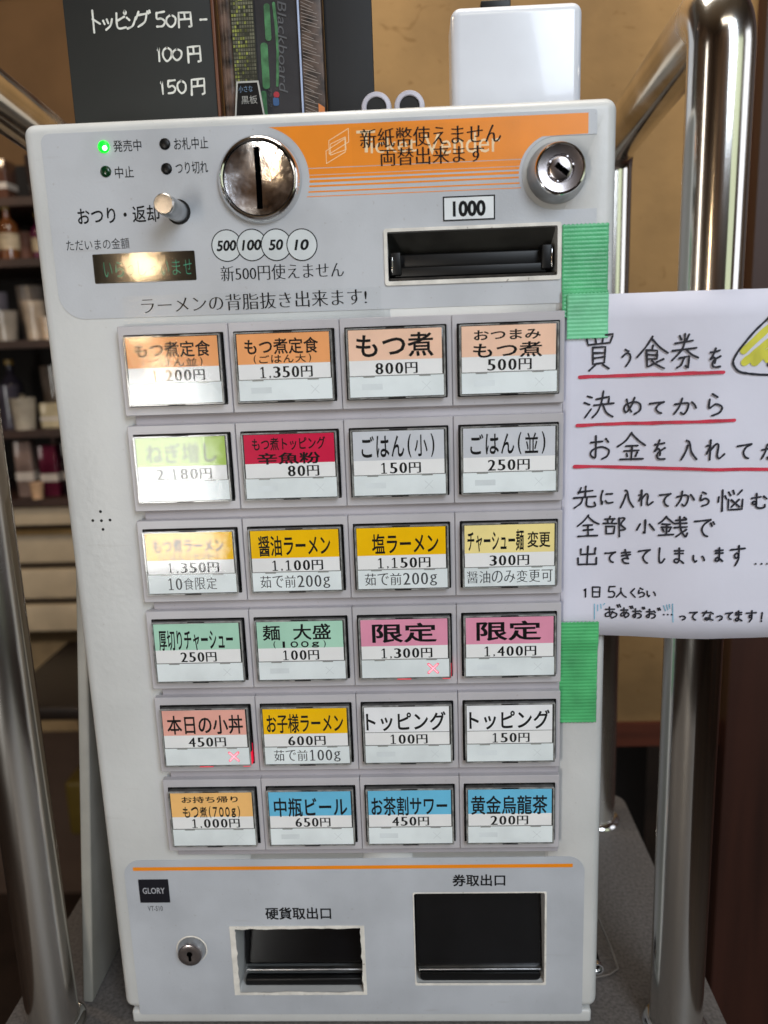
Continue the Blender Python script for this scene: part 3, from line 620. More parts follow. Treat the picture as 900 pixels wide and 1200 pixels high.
# 'ramen' label on a strip of clear tape
text('notice_text', 'ラーメンの背脂抜き出来ます!', (-32.89, 390.84, 104.94, 7.251908396946565,), -0.55, M_ink, TM, rot=0.006, mincho=0.02)
prism('clear_tape_strip', rrect(*(-93.9, 26.06, 382.85, 395.09)), -0.60, None, clear('clear_tape', 1.3, (0.985,0.99,0.99,1), 0.18), TM)
# 1000 label
b0 = (55.18, 78.41, 422.41, 432.91)
q = prism('banknote_value_label', rrect(*b0), -0.60, -0.36, mat('label_white', (224,228,230), 0.45), TM)
frame('label_border', rrect(*b0), rrect(b0[0]+0.6, b0[1]-0.6, b0[2]+0.6, b0[3]-0.6), -0.66, -0.62, M_ink, q)
text('banknote_value', '1000', (66.89, 427.47, 14.67, 6.88), -0.64, M_ink, q, bold=0.045)
# bill slot
o_ = (28.23, 107.95, 395.43, 420.23); i_ = (min(p[0] for p in bill_hole), max(p[0] for p in bill_hole), min(p[1] for p in bill_hole), max(p[1] for p in bill_hole))
fr = frame('bill_slot_rim', rrect(*o_, 1.2, 4), rrect(*i_, 0.6, 4), -1.2, -0.2, M_ring, TM)
def cavity(name, x0, x1, z0, z1, d, m, parent):
    bm = bmesh.new(); c = [(x0,z0),(x1,z0),(x1,z1),(x0,z1)]
    f = [bm.verts.new(Vector((x,0.3,z))*MM) for x, z in c]; g = [bm.verts.new(Vector((x,d,z))*MM) for x, z in c]
    bm.faces.new(g[::-1])
    for k in range(4): bm.faces.new((f[k], g[k], g[(k+1) % 4], f[(k+1) % 4]))
    bmesh.ops.recalc_face_normals(bm, faces=bm.faces[:]); return frombm(name, bm, m, parent)
bs = cavity('bill_throat', i_[0]-0.2, i_[1]+0.2, i_[2]-0.2, i_[3]+0.2, 40, M_greyint, TM)
x0, x1, z0, z1 = i_
bm = bmesh.new(); vs = [bm.verts.new(Vector(p)*MM) for p in ((x0,4,z1),(x1,4,z1),(x1,24,z0+11),(x0,24,z0+11))]; bm.faces.new(vs); frombm('bill_chute', bm, M_greyint, TM)
bm = bmesh.new()
add_box(bm, x0+4.5, x1-3.5, 8, 20, z0+5.5, z0+12.5, 1.0); add_box(bm, x0+2.5, x1-4.0, 4, 12, z0+1.6, z0+6.5, 0.8); add_box(bm, x0+1, x1-1, 20, 30, z0+1, z0+14, 0.5)
add_box(bm, x0+0.9, x0+6, 3, 16, z0+2.5, z0+13.2, 0.8); add_box(bm, x1-6.5, x1-1.4, 3, 16, z0+3, z0+14.2, 0.8)
frombm('bill_roller_guide', bm, M_black, TM, True)
box('bill_slot_floor', x0+0.2, x1-0.2, 1, 8, z0+0.2, z0+1.4, mat('dusty_black', (48,44,40), 0.9, vary=0.3, scale=200), TM)
box('guide_glint', x0+1.6, x0+2.2, 2.2, 2.9, z0+4, z0+11, M_chrome, TM, r=0.2)
box('guide_glint', x1-2.2, x1-1.6, 2.2, 2.9, z0+4, z0+12, M_chrome, TM, r=0.2)
# upper right lock
lk = lathe('lock_collar', [(13.0,-0.1),(13.0,-0.8),(12.6,-1.6),(10.9,-8.4),(10.9,-9.6),(10.3,-10.6)], lc[0], lc[1], M_satin, TM, seg=64)
lathe('lock_face', [(10.35,-10.4),(10.1,-10.9),(9.4,-10.7),(6.0,-10.4),(5.8,-8.6),(5.0,-8.6),(4.8,-10.6),(4.0,-10.9),(0,-10.9)], lc[0], lc[1], M_dark_steel, lk, seg=64, ang=25)
lathe('lock_ring', [(9.6,-10.9),(10.0,-11.35),(10.6,-11.1),(10.9,-10.3)], lc[0], lc[1], M_chrome, lk, seg=64)
kb = box('key_slot', -3.3, 3.3, -11.15, -10.8, -1.15, 1.15, mat('slot_black', (3,3,3)), lk, r=0.1); kb.location = Vector((lc[0]+0.6, 0, lc[1]-0.3))*MM; kb.rotation_euler = (0, math.radians(38), 0)
for a in (150, 215, 255, 60, 15):
    c_ = (lc[0]+5.4*math.cos(math.radians(a)), lc[1]+5.4*math.sin(math.radians(a))); box('tumbler_pin', c_[0]-0.8, c_[0]+0.8, -10.3, -8.4, c_[1]-0.7, c_[1]+0.7, M_dark_steel, lk, r=0.2)
# lower small lock
l2 = (-90.63, 45.74)
lathe('key_lock_washer', [(0,-0.4),(8.4,-0.5),(8.7,-0.9),(7.9,-1.2)], l2[0], l2[1], M_ring, TM)
k2 = lathe('key_lock', [(7.8,-0.5),(7.7,-2.2),(6.9,-4.6),(6.7,-5.0)], l2[0], l2[1], M_satin, TM)
kf = lathe('key_lock_face', [(6.75,-4.9),(6.5,-5.6),(5.6,-6.0),(3.4,-5.8),(0,-5.7)], l2[0], l2[1], M_dark_steel, k2)
disc('keyhole', l2[0], l2[1]+0.8, 1.5, -6.0, -5.6, mat('slot_black', (3,3,3)), k2, 20); box('keyhole_slot', l2[0]-0.7, l2[0]+0.7, -6.02, -5.6, l2[1]-3.4, l2[1]+0.2, mat('slot_black', (3,3,3)), k2)
# maker's plate
gx = (-116.73, -100.25, 74.97, 89.22)
gp = prism('maker_plate', rrect(*gx), -0.6, -0.3, mat('navy_black_plate', (13,14,26), 0.3), TM)
text('maker_name', 'GLORY', (-108.71, 82.37, 12.24, 3.69), -0.63, mat('maker_print', (176,178,186), 0.4), gp, bold=0.015)
text('printed_text', 'VT-S10', (-108.93, 71.22, 8.28, 3.2), -0.42, mat('grey_ink', (80,82,88), 0.5), TM, bold=0.01)
text('printed_text', '硬貨取出口', (-30.48, 67.59, 36.0, 7.71), -0.42, M_ink, TM, bold=0.028); text('printed_text', '券取出口', (67.74, 87.11, 28.21, 7.24), -0.42, M_ink, TM, bold=0.028)
# coin outlet with ragged white edging
def ragged(x0, x1, z0, z1, j, seed, n=16):
    random.seed(seed); P = []
    for k in range(n): P.append((x0+(x1-x0)*k/n, z0+random.uniform(-j, j)))
    for k in range(n): P.append((x1+random.uniform(-j, j), z0+(z1-z0)*k/n))
    for k in range(n): P.append((x1-(x1-x0)*k/n, z1+random.uniform(-j, j)))
    for k in range(n): P.append((x0+random.uniform(-j, j), z1-(z1-z0)*k/n))
    return P
x0, x1, z0, z1 = (-66.31, 3.63, 17.04, 58.58)
frame('coin_outlet_edging', ragged(x0-2.6, x1+1.6, z0-1.2, z1+1.2, 0.08, 3), ragged(x0+0.5, x1-0.5, z0+0.6, z1-0.5, 0.45, 4), -0.75, -0.3, M_ring, TM)
cavity('coin_tray', x0-0.2, x1+0.2, z0-0.2, z1+0.2, 42, M_outlet, TM)
bm = bmesh.new()
add_prism(bm, [(x0+1.6,z0+7.5),(x1-1,z0+7.5),(x1-1,z1-2),(x0+1.6,z1-2)], 10, 11)
for v in bm.verts: v.co.y += (v.co.z-z0*MM)*0.35
fl = frombm('coin_flap', bm, M_flap, TM)
box('flap_edge', x0+2.5, x1-0.8, 7.5, 10.5, z0+6.6, z0+8.2, M_satin, fl, r=0.5); box('coin_cup_lip', x0+2.5, x1-1, 4, 9, z0+0.3, z0+5.2, M_black, TM, r=1.2)
# ticket outlet
x0, x1, z0, z1 = (32.67, 103.01, 23.0, 79.44)
frame('ticket_outlet_rim', rrect(x0-0.5, x1+0.9, z0-1.3, z1+0.5, 0.8, 3), rrect(x0+0.1, x1-0.1, z0+0.1, z1-0.1, 1.2, 3), -0.6, -0.3, M_ring, TM)
cavity('ticket_tray', x0-0.2, x1+0.2, z0-0.2, z1+0.2, 42, M_outlet, TM)
bm = bmesh.new()
add_prism(bm, [(x0+0.8,z0+5.5),(x1-0.8,z0+5.5),(x1-0.8,z1+1),(x0+0.8,z1+1)], 5, 5.8)
for v in bm.verts: v.co.y += (v.co.z-z0*MM)*0.16
fl = frombm('ticket_flap', bm, M_flap, TM)
box('flap_edge', x0+1.6, x1-1.2, 3.0, 6.0, z0+4.8, z0+6.0, M_satin, fl, r=0.4)
prism('ticket_cup_lip', rrect(x0+2.2, x1-2.0, z0+0.4, z0+4.5, (2.5,2.5,0.2,0.2), 5), 1.2, 6, M_black, TM)

# ------------------------------------------------------------------ button block
P = 6.0; K = (384.7-P)/384.7      # the block stands P proud of the cabinet
AX = lambda x: 40.04+(x-40.04)*K
AZ = lambda z: 371.34+(z-371.34)*K
PX, PZ = 52*K, 46.72*K
GX0, GZ0 = AX(-96.0), AZ(378.0)     # top-left corner of the first button opening
OW, OH = 48.3*K, 34.6*K             # opening
BX0 = GX0-2.1; 
plate = box('button_back_plate', GX0+1.3, GX0+PX*3+OW+1.8, -2.6, 0.2, GZ0-PZ*5-OH-8.3, GZ0+0.5, M_base, TM, r=0.4, seg=2)
COLS = dict(orange=(250,172,112), peach=(250,206,180), olive=(176,206,96), red=(214,34,74), grey=(210,212,220), yellow=(255,196,0), pale=(250,230,156),
            mint=(178,222,200), pink=(232,152,180), salmon=(242,176,162), white=(244,244,248), tan=(252,196,122), blue=(110,194,232))
# colour, [(text, u0, u1, v0, v1, style)], price (text, u0, u1), lower line (text, u0, u1) or None, lit
BT = [
 [('orange', [('もつ煮定食',.09,.92,.09,.44,1),('(ごはん並)',.14,.85,.455,.645,0)], ('1,200円',.24,.85), None, 0),
  ('orange', [('もつ煮定食',.08,.88,.10,.45,1),('(ごはん大)',.15,.82,.455,.645,0)], ('1,350円',.215,.815), None, 0),
  ('peach', [('もつ煮',.08,.91,.08,.60,1)], ('800円',.27,.745), None, 0),
  ('peach', [('おつまみ',.13,.84,.09,.31,1),('もつ煮',.12,.855,.36,.69,1)], ('500円',.26,.755), None, 0)],
 [('olive', [('ねぎ増し',.10,.90,.12,.59,0)], ('2,180円',.19,.84), None, 0),
  ('red', [('もつ煮トッピング',.09,.905,.07,.36,1),('辛魚粉',.14,.84,.41,.68,2)], ('80円',.46,.83), None, 0),
  ('grey', [('ごはん(小)',.08,.92,.08,.61,1)], ('150円',.28,.75), None, 0),
  ('grey', [('ごはん(並)',.065,.92,.11,.61,1)], ('250円',.255,.735), None, 0)],
 [('yellow', [('もつ煮ラーメン',.08,.895,.14,.48,1),('(ごはん小セット)',.13,.835,.49,.655,1)], ('1,350円',.21,.835), ('10食限定',.21,.785), 0),
  ('yellow', [('醤油ラーメン',.085,.905,.12,.61,1)], ('1,100円',.21,.82), ('茹で前200g',.08,.88), 0),
  ('yellow', [('塩ラーメン',.17,.92,.14,.61,1)], ('1,150円',.21,.835), ('茹で前200g',.07,.89), 0),
  ('pale', [('チャーシュー麺',.03,.66,.12,.62,1),('変更',.70,.955,.17,.55,1)], ('300円',.265,.73), ('醤油のみ変更可',.02,.98), 0)],
 [('mint', [('厚切りチャーシュー',.05,.925,.16,.67,1)], ('250円',.28,.725), None, 0),
  ('mint', [('麺',.065,.27,.08,.46,1),('大盛',.42,.86,.06,.46,1),('(100g)',.15,.83,.475,.66,0)], ('100円',.27,.72), None, 0),
  ('pink', [('限定',.13,.875,.09,.575,2)], ('1,300円',.21,.83), None, 1),
  ('pink', [('限定',.12,.86,.09,.575,2)], ('1,400円',.19,.815), None, 0)],
 [('salmon', [('本日の小丼',.05,.965,.13,.63,1)], ('450円',.28,.755), None, 1),
  ('yellow', [('お子様ラーメン',.04,.955,.13,.63,1)], ('600円',.275,.745), ('茹で前100g',.10,.90), 0),
  ('white', [('トッピング',.02,.96,.125,.62,1)], ('100円',.28,.75), None, 0),
  ('white', [('トッピング',.03,.97,.125,.62,1)], ('150円',.28,.745), None, 0)],
 [('tan', [('お持ち帰り',.135,.83,.09,.27,1),('もつ煮(700g)',.13,.86,.36,.69,1)], ('1,000円',.22,.84), None, 0),
  ('blue', [('中瓶ビール',.06,.955,.16,.68,1)], ('650円',.30,.75), None, 0),
  ('blue', [('お茶割サワー',.035,.955,.16,.68,1)], ('450円',.27,.74), None, 0),
  ('blue', [('黄金烏龍茶',.035,.95,.16,.68,1)], ('200円',.255,.73), None, 0)]]
def push_button(r, c, spec):
    col, lines, price, lower, lit = spec
    random.seed(r*10+c)
    x0 = GX0+c*PX; z1 = GZ0-r*PZ; x1 = x0+OW; z0 = z1-OH
    gap = 0.12
    cx0 = x0-(PX-OW)/2+gap if c else BX0; cx1 = x1+(PX-OW)/2-gap if c < 3 else x1+1.7
    cz1 = z1+3.6; cz0 = z0-3.6
    n = 5
    h = bmesh.new(); 
    o = rrect(cx0, cx1, cz0, cz1, 0.5, 3); i = rrect(x0, x1, z0, z1, 0.5, 3)
    V = {}
    prof = ((o, -P+0.35, 0.0), (o, -P, 0.3), (i, -P, -0.45), (i, -P+0.4, 0.0), (i, -0.2, 0))
    for k, (pts, y, ins) in enumerate(prof):
        mx_, mz_ = (cx0+cx1)/2, (cz0+cz1)/2
        V[k] = [h.verts.new(Vector((x-math.copysign(ins, x-mx_), y, z-math.copysign(ins, z-mz_)))*MM) for x, z in pts]
    V[-1] = [h.verts.new(Vector((x, -2.4, z))*MM) for x, z in o]
    for a, b_ in ((-1,0),(0,1),(1,2),(2,3),(3,4)):
        for k in range(len(o)):
            j = (k+1) % len(o); h.faces.new((V[a][k], V[a][j], V[b_][j], V[b_][k]))
    bmesh.ops.recalc_face_normals(h, faces=h.faces[:])
    H = frombm('push_button', h, M_house, TM)
    # black inner frame
    frame('black_frame', rrect(x0+0.02, x1-0.02, z0+0.02, z1-0.02, 0.4, 2), rrect(x0+1.1, x1-1.1, z0+1.1, z1-1.1, 0.4, 2), -P+0.9, -P+3.5, M_black, H)
    box('well', x0+0.1, x1-0.1, -P+3.6, -P+3.9, z0+0.1, z1-0.1, M_wall_dark, H)
    # the cap: dark-sided clear plastic, a touch loose in its frame
    kx0, kx1, kz0, kz1 = x0+1.4, x1-1.4, z0+1.1, z1-1.1
    FY = -P-3.3
    tilt = (random.uniform(-.006,.006), random.uniform(-.006,.006))
    if (r, c) == (1, 0): tilt = (0.0, 0.004)
    cap = bmesh.new(); add_box(cap, kx0, kx1, FY, -P+2.8, kz0, kz1, 0.5, 2)
    caps = frombm('button_cap', cap, M_wall_dark, H, True)
    rimh = [('button_rim')]
    frame('clear_rim', rrect(kx0, kx1, kz0, kz1, 0.5, 2), rrect(kx0+0.7, kx1-0.7, kz0+0.55, kz1-0.55, 0.3, 2), FY-0.45, FY+0.3, M_rim, H)
    # cards
    ax0, ax1 = kx0+0.75, kx1-0.75; zt = kz1-0.75; zb = kz0+0.75
    split = zb+(zt-zb)*0.315
    zc = zt-(zt-split)*0.66
    W_ = ax1-ax0; Hh = zt-split
    j = random.uniform(-0.25, 0.25)
    cw = mat('card_'+col, COLS[col], 0.7, spec=0.12, vary=0.03, scale=70)
    bm = bmesh.new(); add_prism(bm, rrect(ax0+0.3+j*0.5, ax1-0.6+j*0.5, split+0.25, zt-0.1), FY-0.16, FY-0.02, 0)
    bm2 = bm; add_prism(bm2, rrect(ax0+0.3+j*0.5, ax1-0.6+j*0.5, zc, zt-0.1), FY-0.20, FY-0.17, 1)
    if col == 'white': add_prism(bm, rrect(ax0+0.3, ax1-0.6, zc-0.12, zc+0.12), FY-0.22, FY-0.205, 2)
    frombm('name_card', bm, [M_cardw, cw, M_inkp], H)
    bx0, bw = ax0+0.3+j*0.5, (ax1-0.9-ax0)
    bm = bmesh.new()
    for s, u0, u1, v0, v1, st in lines:
        a = zt-0.1-v0*Hh; b_ = zt-0.1-v1*Hh
        if '(' in s: cells_into(bm, s, bx0+bw*(u0+u1)/2, (a+b_)/2, bw*(u1-u0), a-b_, FY-0.24, bold=(0.010, 0.012, 0.02)[st]); continue
        text_into(bm, s, bx0+bw*(u0+u1)/2, (a+b_)/2, bw*(u1-u0), a-b_, FY-0.24, bold=(0.014, 0.020, 0.026)[st])
    frombm('item_text', bm, M_ink if (r, c) != (1, 0) else mat('glare_washed_ink', (96,120,56), 0.5), H)  # paler ink on one card: the glare washing out its letters, put into the colour
    bm = bmesh.new()
    u0, u1 = price[1:]; a = zt-0.72*Hh; b_ = zt-0.965*Hh
    serif_into(bm, price[0], bx0+bw*(u0+u1)/2, (a+b_)/2, bw*(u1-u0), a-b_, FY-0.24, bold=0.022, mincho=0.032)
    frombm('price_text', bm, M_inkp, H)
    lw = M_redlabel if lit else M_lower
    box('lower_label', ax0+0.1, ax1-0.1, FY-0.30, FY-0.02, zb+0.1, split-0.15, M_lower, H)
    if lower:
        lb = bmesh.new(); serif_into(lb, lower[0], ax0+(ax1-ax0)*(lower[1]+lower[2])/2, (zb+split)/2, W_*(lower[2]-lower[1]), (split-zb)*0.62, FY-0.33, bold=0.006, mincho=0.02); frombm('lower_text', lb, mat('lower_ink', (44,46,52), 0.5), H)
    # sold-out cross: lit on two buttons, a ghost on others
    xx, zx = ax0+W_*0.815, (zb+split)/2-0.2; s = 2.1 if lit else 1.9
    bm = bmesh.new()
    for q, (dx, dz) in enumerate(((1,1),(1,-1))): ribbon(bm, [(xx-dx*s+dx*s*k/2, zx-dz*s+dz*s*k/2) for k in range(5)], 0.62 if lit else 0.16, lambda x: FY-0.34-q*0.01)
    if not lower or lit: frombm('sold_out_cross', bm, M_redlit if lit else mat('ghost_cross', (206,212,216), 0.5), H)
    else: bm.free()
    if lit:
        gw = bmesh.new()
        for q, (dx, dz) in enumerate(((1,1),(1,-1))): ribbon(gw, [(xx-dx*s*1.08+dx*s*1.08*k/2, zx-dz*s*1.08+dz*s*1.08*k/2) for k in range(5)], 1.35, lambda x: FY-0.312-q*0.01)
        frombm('lit_halo', gw, mat('halo_red', (240,110,135), 0.5, emit=(255,60,90), estr=0.3), H)
        box('lit_edge', kx1-0.02, kx1+0.22, FY+0.4, -P+1.0, kz0+0.4, split+0.2, M_redglow, H); box('lit_edge', kx0+W_*0.42, kx0+W_*0.58, FY-0.62, FY-0.5, kz0-0.1, kz0+0.22, M_redglow, H)
        box('lit_edge', kx1-4.2, kx1-0.4, FY-0.62, FY-0.5, kz0-0.1, kz0+0.15, M_redglow, H)
    elif (r, c) not in ((2,0),):
        pass
    # moulded ghost symbol on blank labels
    if not lower and not lit and c > 0:
        box('ghost_mark', ax0+W_*0.13, ax0+W_*0.35, FY-0.325, FY-0.305, (zb+split)/2-1.4, (zb+split)/2+1.3, mat('ghost_mark', (228,235,239), 0.5), H)
    # divider line, hinge lugs, dark clips
    box('lid_divider', ax0, ax1, FY-0.40, FY-0.31, split-0.12, split+0.22, mat('divider_edge', (150,152,150), 0.2), H)
    for u in (.21, .80): box('divider_lug', ax0+W_*(u-0.06), ax0+W_*(u+0.06), FY-0.5, FY-0.41, split-0.55, split+0.2, mat('divider_edge', (150,152,150), 0.2), H)
    if not lit: box('dark_clip', (kx0+kx1)/2-4.0, (kx0+kx1)/2+4.0, FY-0.60, FY-0.46, kz0-0.1, kz0+0.5, M_black, H)
    box('dark_clip', (kx0+kx1)/2-4.2, (kx0+kx1)/2+4.2, FY-0.60, FY-0.46, kz1-0.4, kz1+0.1, M_black, H)
    box('side_clip', kx1-0.15, kx1+0.35, FY+0.2, FY+2.4, zb+7, zb+15, M_black, H); box('side_clip', kx0-0.35, kx0+0.15, FY+0.2, FY+2.4, zb+7, zb+15, M_black, H)
    # clear front, its own slight tilt
    bm = bmesh.new(); f = [bm.verts.new(Vector(p)) for p in ((-.5,0,-.5),(.5,0,-.5),(.5,0,.5),(-.5,0,.5))]; bm.faces.new(f)
    for v in bm.verts: v.co = Vector((v.co.x*(kx1-kx0-0.5), 0, v.co.z*(kz1-kz0-0.6)))*MM
    o2 = frombm('clear_lid', bm, M_lid, H); o2.location = Vector(((kx0+kx1)/2, FY-0.85, (kz0+kz1)/2))*MM; o2.rotation_euler = (tilt[0], 0, tilt[1])
    return H
for r in range(6):
    for c in range(4): push_button(r, c, BT[r][c])
for c_ in cuts+[slotcut]: bpy.data.objects.remove(c_)

# ================================================================== PAPER NOTICE, TAPES
pTL, pBL = (109.55, 389.39), (108.9, 232.62)
def psurf(x):     # the sheet leaves the machine's edge and bows forward over the chrome post
    if x < 122: return -1.6-P*0.0
    t = min(1, (x-122)/56); s = t*t*(3-2*t)*0.5+t*0.5
    return -1.6-13.6*s-max(0, x-178)*0.05
PT0, PB0 = 109.4, 109.2
nx, nz = 60, 14; bm = bmesh.new(); grid = []
for k in range(nz+1):
    row = []
    for i in range(nx+1):
        x = 109.3+(362-109.3)*i/nx
        ztop = 388.11+(387.38-388.11)*(x-128.57)/(193.47-128.57)+0.12*noise.noise(Vector((x*0.25, 3, 0))); zbot = 225.26+(227.66-225.26)*(x-127.31)/(203.23-127.31)+0.1*noise.noise(Vector((x*0.3, 9, 0)))
        z = zbot+(ztop-zbot)*k/nz
        row.append(bm.verts.new(Vector((x+0.25*noise.noise(Vector((i == 0, z*0.3, 0))), psurf(x)+0.55*noise.noise(Vector((x*0.035, z*0.03, 5))), z))*MM))
    grid.append(row)
for k in range(nz):
    for i in range(nx): bm.faces.new((grid[k][i], grid[k][i+1], grid[k+1][i+1], grid[k+1][i]))
PN = thing('paper_notice', 'white paper notice with handwritten black Japanese lines and red underlines, taped to the right edge', 'paper notice')
sheet = frombm('paper_sheet', bm, M_paper, PN, True, 80)
md = sheet.modifiers.new('thickness', 'SOLIDIFY'); md.thickness = 0.00012; md.offset = -1
psf = lambda x: psurf(x)-0.62
def wr(name, spec, pen, m=M_marker):
    bm = bmesh.new()
    for ch, bb in spec: handwrite(bm, ch, *bb, pen, psf)
    o = frombm(name, bm, m, PN); return o
random.seed(11)
wr("handwritten_line", [('買', (125.18, 362.37, 13.62, 15.91)), ('う', (137.28, 359.69, 5.42, 8.29)), ('食', (147.81, 361.31, 12.37, 14.23)), ('券', (160.67, 361.81, 11.48, 15.13)), ('を', (173.41, 358.52, 5.77, 8.81))], 1.0)
wr("handwritten_line", [('決', (125.59, 338.48, 13.23, 12.21)), ('め', (140.11, 337.55, 7.85, 7.91)), ('て', (150.36, 336.91, 6.44, 5.6)), ('か', (162.02, 337.1, 9.41, 7.21)), ('ら', (174.38, 337.76, 7.93, 9.9))], 1.0)
wr("handwritten_line", [('お', (126.32, 318.29, 9.97, 11.32)), ('金', (140.35, 318.88, 11.63, 13.04)), ('を', (152.22, 317.44, 5.87, 9.14)), ('入', (164.52, 317.38, 6.86, 9.39)), ('れ', (175.48, 317.64, 8.39, 9.22)), ('て', (187.94, 316.65, 6.66, 7.29)), ('か', (199.27, 316.0, 8.23, 6.94)), ('ら', (211.08, 316.01, 6.91, 7.47))], 1.0)
wr("handwritten_line", [('先', (120.07, 294.65, 10.17, 10.2)), ('に', (130.12, 294.52, 5.97, 6.8)), ('入', (139.12, 294.23, 5.91, 8.89)), ('れ', (147.04, 294.58, 6.32, 7.42)), ('て', (155.22, 294.13, 5.2, 6.43)), ('か', (163.76, 294.66, 7.77, 6.97)), ('ら', (171.82, 294.92, 5.23, 6.7)), ('悩', (182.99, 294.16, 11.76, 10.37)), ('む', (196.0, 293.64, 7.27, 7.47))], 0.98)
wr("handwritten_line", [('全', (121.77, 280.59, 10.06, 10.6)), ('部', (134.02, 280.61, 10.45, 9.66)), ('小', (147.35, 280.7, 8.28, 6.81)), ('銭', (159.16, 281.5, 12.22, 9.68)), ('で', (172.36, 281.43, 8.98, 9.37))], 0.98)
wr("handwritten_line", [('出', (121.8, 265.8, 9.68, 9.65)), ('て', (132.15, 265.3, 5.02, 5.65)), ('き', (139.31, 265.8, 4.91, 6.97)), ('て', (147.13, 266.53, 5.34, 7.04)), ('し', (154.66, 267.2, 2.95, 7.46)), ('ま', (162.08, 267.46, 4.94, 7.65)), ('い', (170.67, 266.44, 5.83, 3.93)), ('ま', (179.47, 268.35, 4.41, 6.76)), ('す', (187.78, 267.95, 6.63, 9.71)), ('.', (196.05, 263.95, 1.11, 1.19)), ('.', (198.7, 263.92, 1.1, 1.19)), ('.', (201.12, 263.9, 1.1, 1.18))], 0.98)
wr("handwritten_line", [('1', (121.23, 247.15, 2.15, 4.66)), ('日', (126.22, 247.55, 4.59, 5.28)), ('5', (133.32, 247.79, 3.92, 5.87)), ('人', (137.72, 247.73, 4.65, 4.74)), ('く', (142.78, 248.07, 3.27, 4.71)), ('ら', (146.58, 248.34, 3.67, 4.69)), ('い', (150.9, 248.04, 4.29, 3.45))], 0.85)
wr("handwritten_line", [('あ', (133.1, 237.26, 6.21, 5.56)), ('゛', (136.73, 240.52, 2.56, 2.76)), ('あ', (139.42, 237.56, 4.42, 4.78)), ('゛', (142.44, 240.3, 2.19, 2.26)), ('お', (144.92, 237.61, 4.37, 4.76)), ('゛', (147.78, 240.35, 1.73, 1.99)), ('お', (151.05, 237.93, 4.63, 4.61)), ('゛', (154.53, 240.33, 1.82, 2.1)), ('.', (156.7, 238.14, 0.85, 1.11)), ('.', (158.41, 238.28, 0.85, 1.12)), ('.', (160.12, 238.41, 0.85, 1.12)), ('っ', (164.93, 237.21, 2.67, 2.47)), ('て', (169.44, 238.4, 3.65, 4.3)), ('な', (175.82, 238.73, 5.68, 4.9)), ('っ', (181.27, 237.79, 2.81, 2.94)), ('て', (185.44, 238.63, 3.37, 3.67)), ('ま', (189.77, 238.49, 3.7, 5.13)), ('す', (195.43, 238.34, 4.7, 5.61)), ('!', (200.25, 237.95, 2.23, 4.39))], 0.85)

def pline(p, q, w, m, name, wob=0.25):
    bm = bmesh.new(); n = 24; sd = random.random()*30
    ribbon(bm, [(p[0]+(q[0]-p[0])*k/n, p[1]+(q[1]-p[1])*k/n+wob*noise.noise(Vector((sd+k*0.3,0,0)))) for k in range(n+1)], w, lambda x: psf(x)-0.01); return frombm(name, bm, m, PN)
for p, q in [((116.74, 351.27), (177.23, 352.17)), ((115.94, 329.03), (183.0, 330.73)), ((115.07, 309.55), (210.83, 308.01))]: pline(p, q, 1.7, M_red, 'red_underline')
for p, q in [((125.53, 241.34), (125.68, 233.59)), ((127.04, 241.02), (127.1, 237.97)), ((128.41, 241.45), (128.68, 239.31)), ((130.22, 241.91), (129.78, 241.13)), ((156.44, 242.52), (157.27, 240.11)), ((157.7, 243.11), (158.32, 240.69)), ((158.87, 243.45), (159.15, 241.49)), ((160.25, 243.67), (160.78, 234.68))]: pline(p, q, 0.5, M_bluepen, 'blue_tick', 0.05)
# yellow warning triangle, only its left part inside the photograph
tri = [(212.82, 398.26), (204.95, 385.15), (194.95, 374.93), (189.53, 369.49), (185.49, 364.51), (182.46, 360.19), (181.02, 356.53), (182.08, 353.9), (183.99, 352.16), (187.32, 351.31), (192.08, 350.68), (196.46, 350.4), (214.59, 349.17), (243.26, 347.93)]
tric = catmull([tuple(p) for p in tri], 8)
bm = bmesh.new(); ribbon(bm, tric, 1.15, lambda x: psf(x)-0.02); frombm('triangle_outline', bm, M_marker, PN)
M_yel = mat('yellow_highlighter', (206,202,70), 0.7, vary=0.16, scale=70, stretch=(1.2,1,0.5))
for st in [((185.31, 361.2), (195.88, 371.45), 3.3, 0.0), ((185.95, 356.19), (197.63, 366.29), 3.52, 0.004), ((190.3, 356.24), (201.3, 365.07), 3.41, 0.008), ((196.02, 357.53), (209.48, 370.97), 4.4, 0.012), ((196.39, 374.7), (205.27, 380.49), 3.85, 0.014)]:
    bm = bmesh.new(); random.seed(int(st[0][0]*10)); n = 10; p, q, w = st[:3]
    ribbon(bm, [(p[0]+(q[0]-p[0])*k/n, p[1]+(q[1]-p[1])*k/n) for k in range(n+1)], w, lambda x, o=st[3]: psf(x)+0.02-o); frombm('yellow_fill_stroke', bm, M_yel, PN)
bm = bmesh.new(); ribbon(bm, [(196.54, 354.92), (197.99, 354.88)], 2.4, lambda x: psf(x)-0.03); ribbon(bm, [((196.54, 354.92)[0]+2, (196.54, 354.92)[1]+6), ((196.54, 354.92)[0]+4, (196.54, 354.92)[1]+18)], 2.6, lambda x: psf(x)-0.03); frombm('exclamation_mark', bm, M_marker, PN)

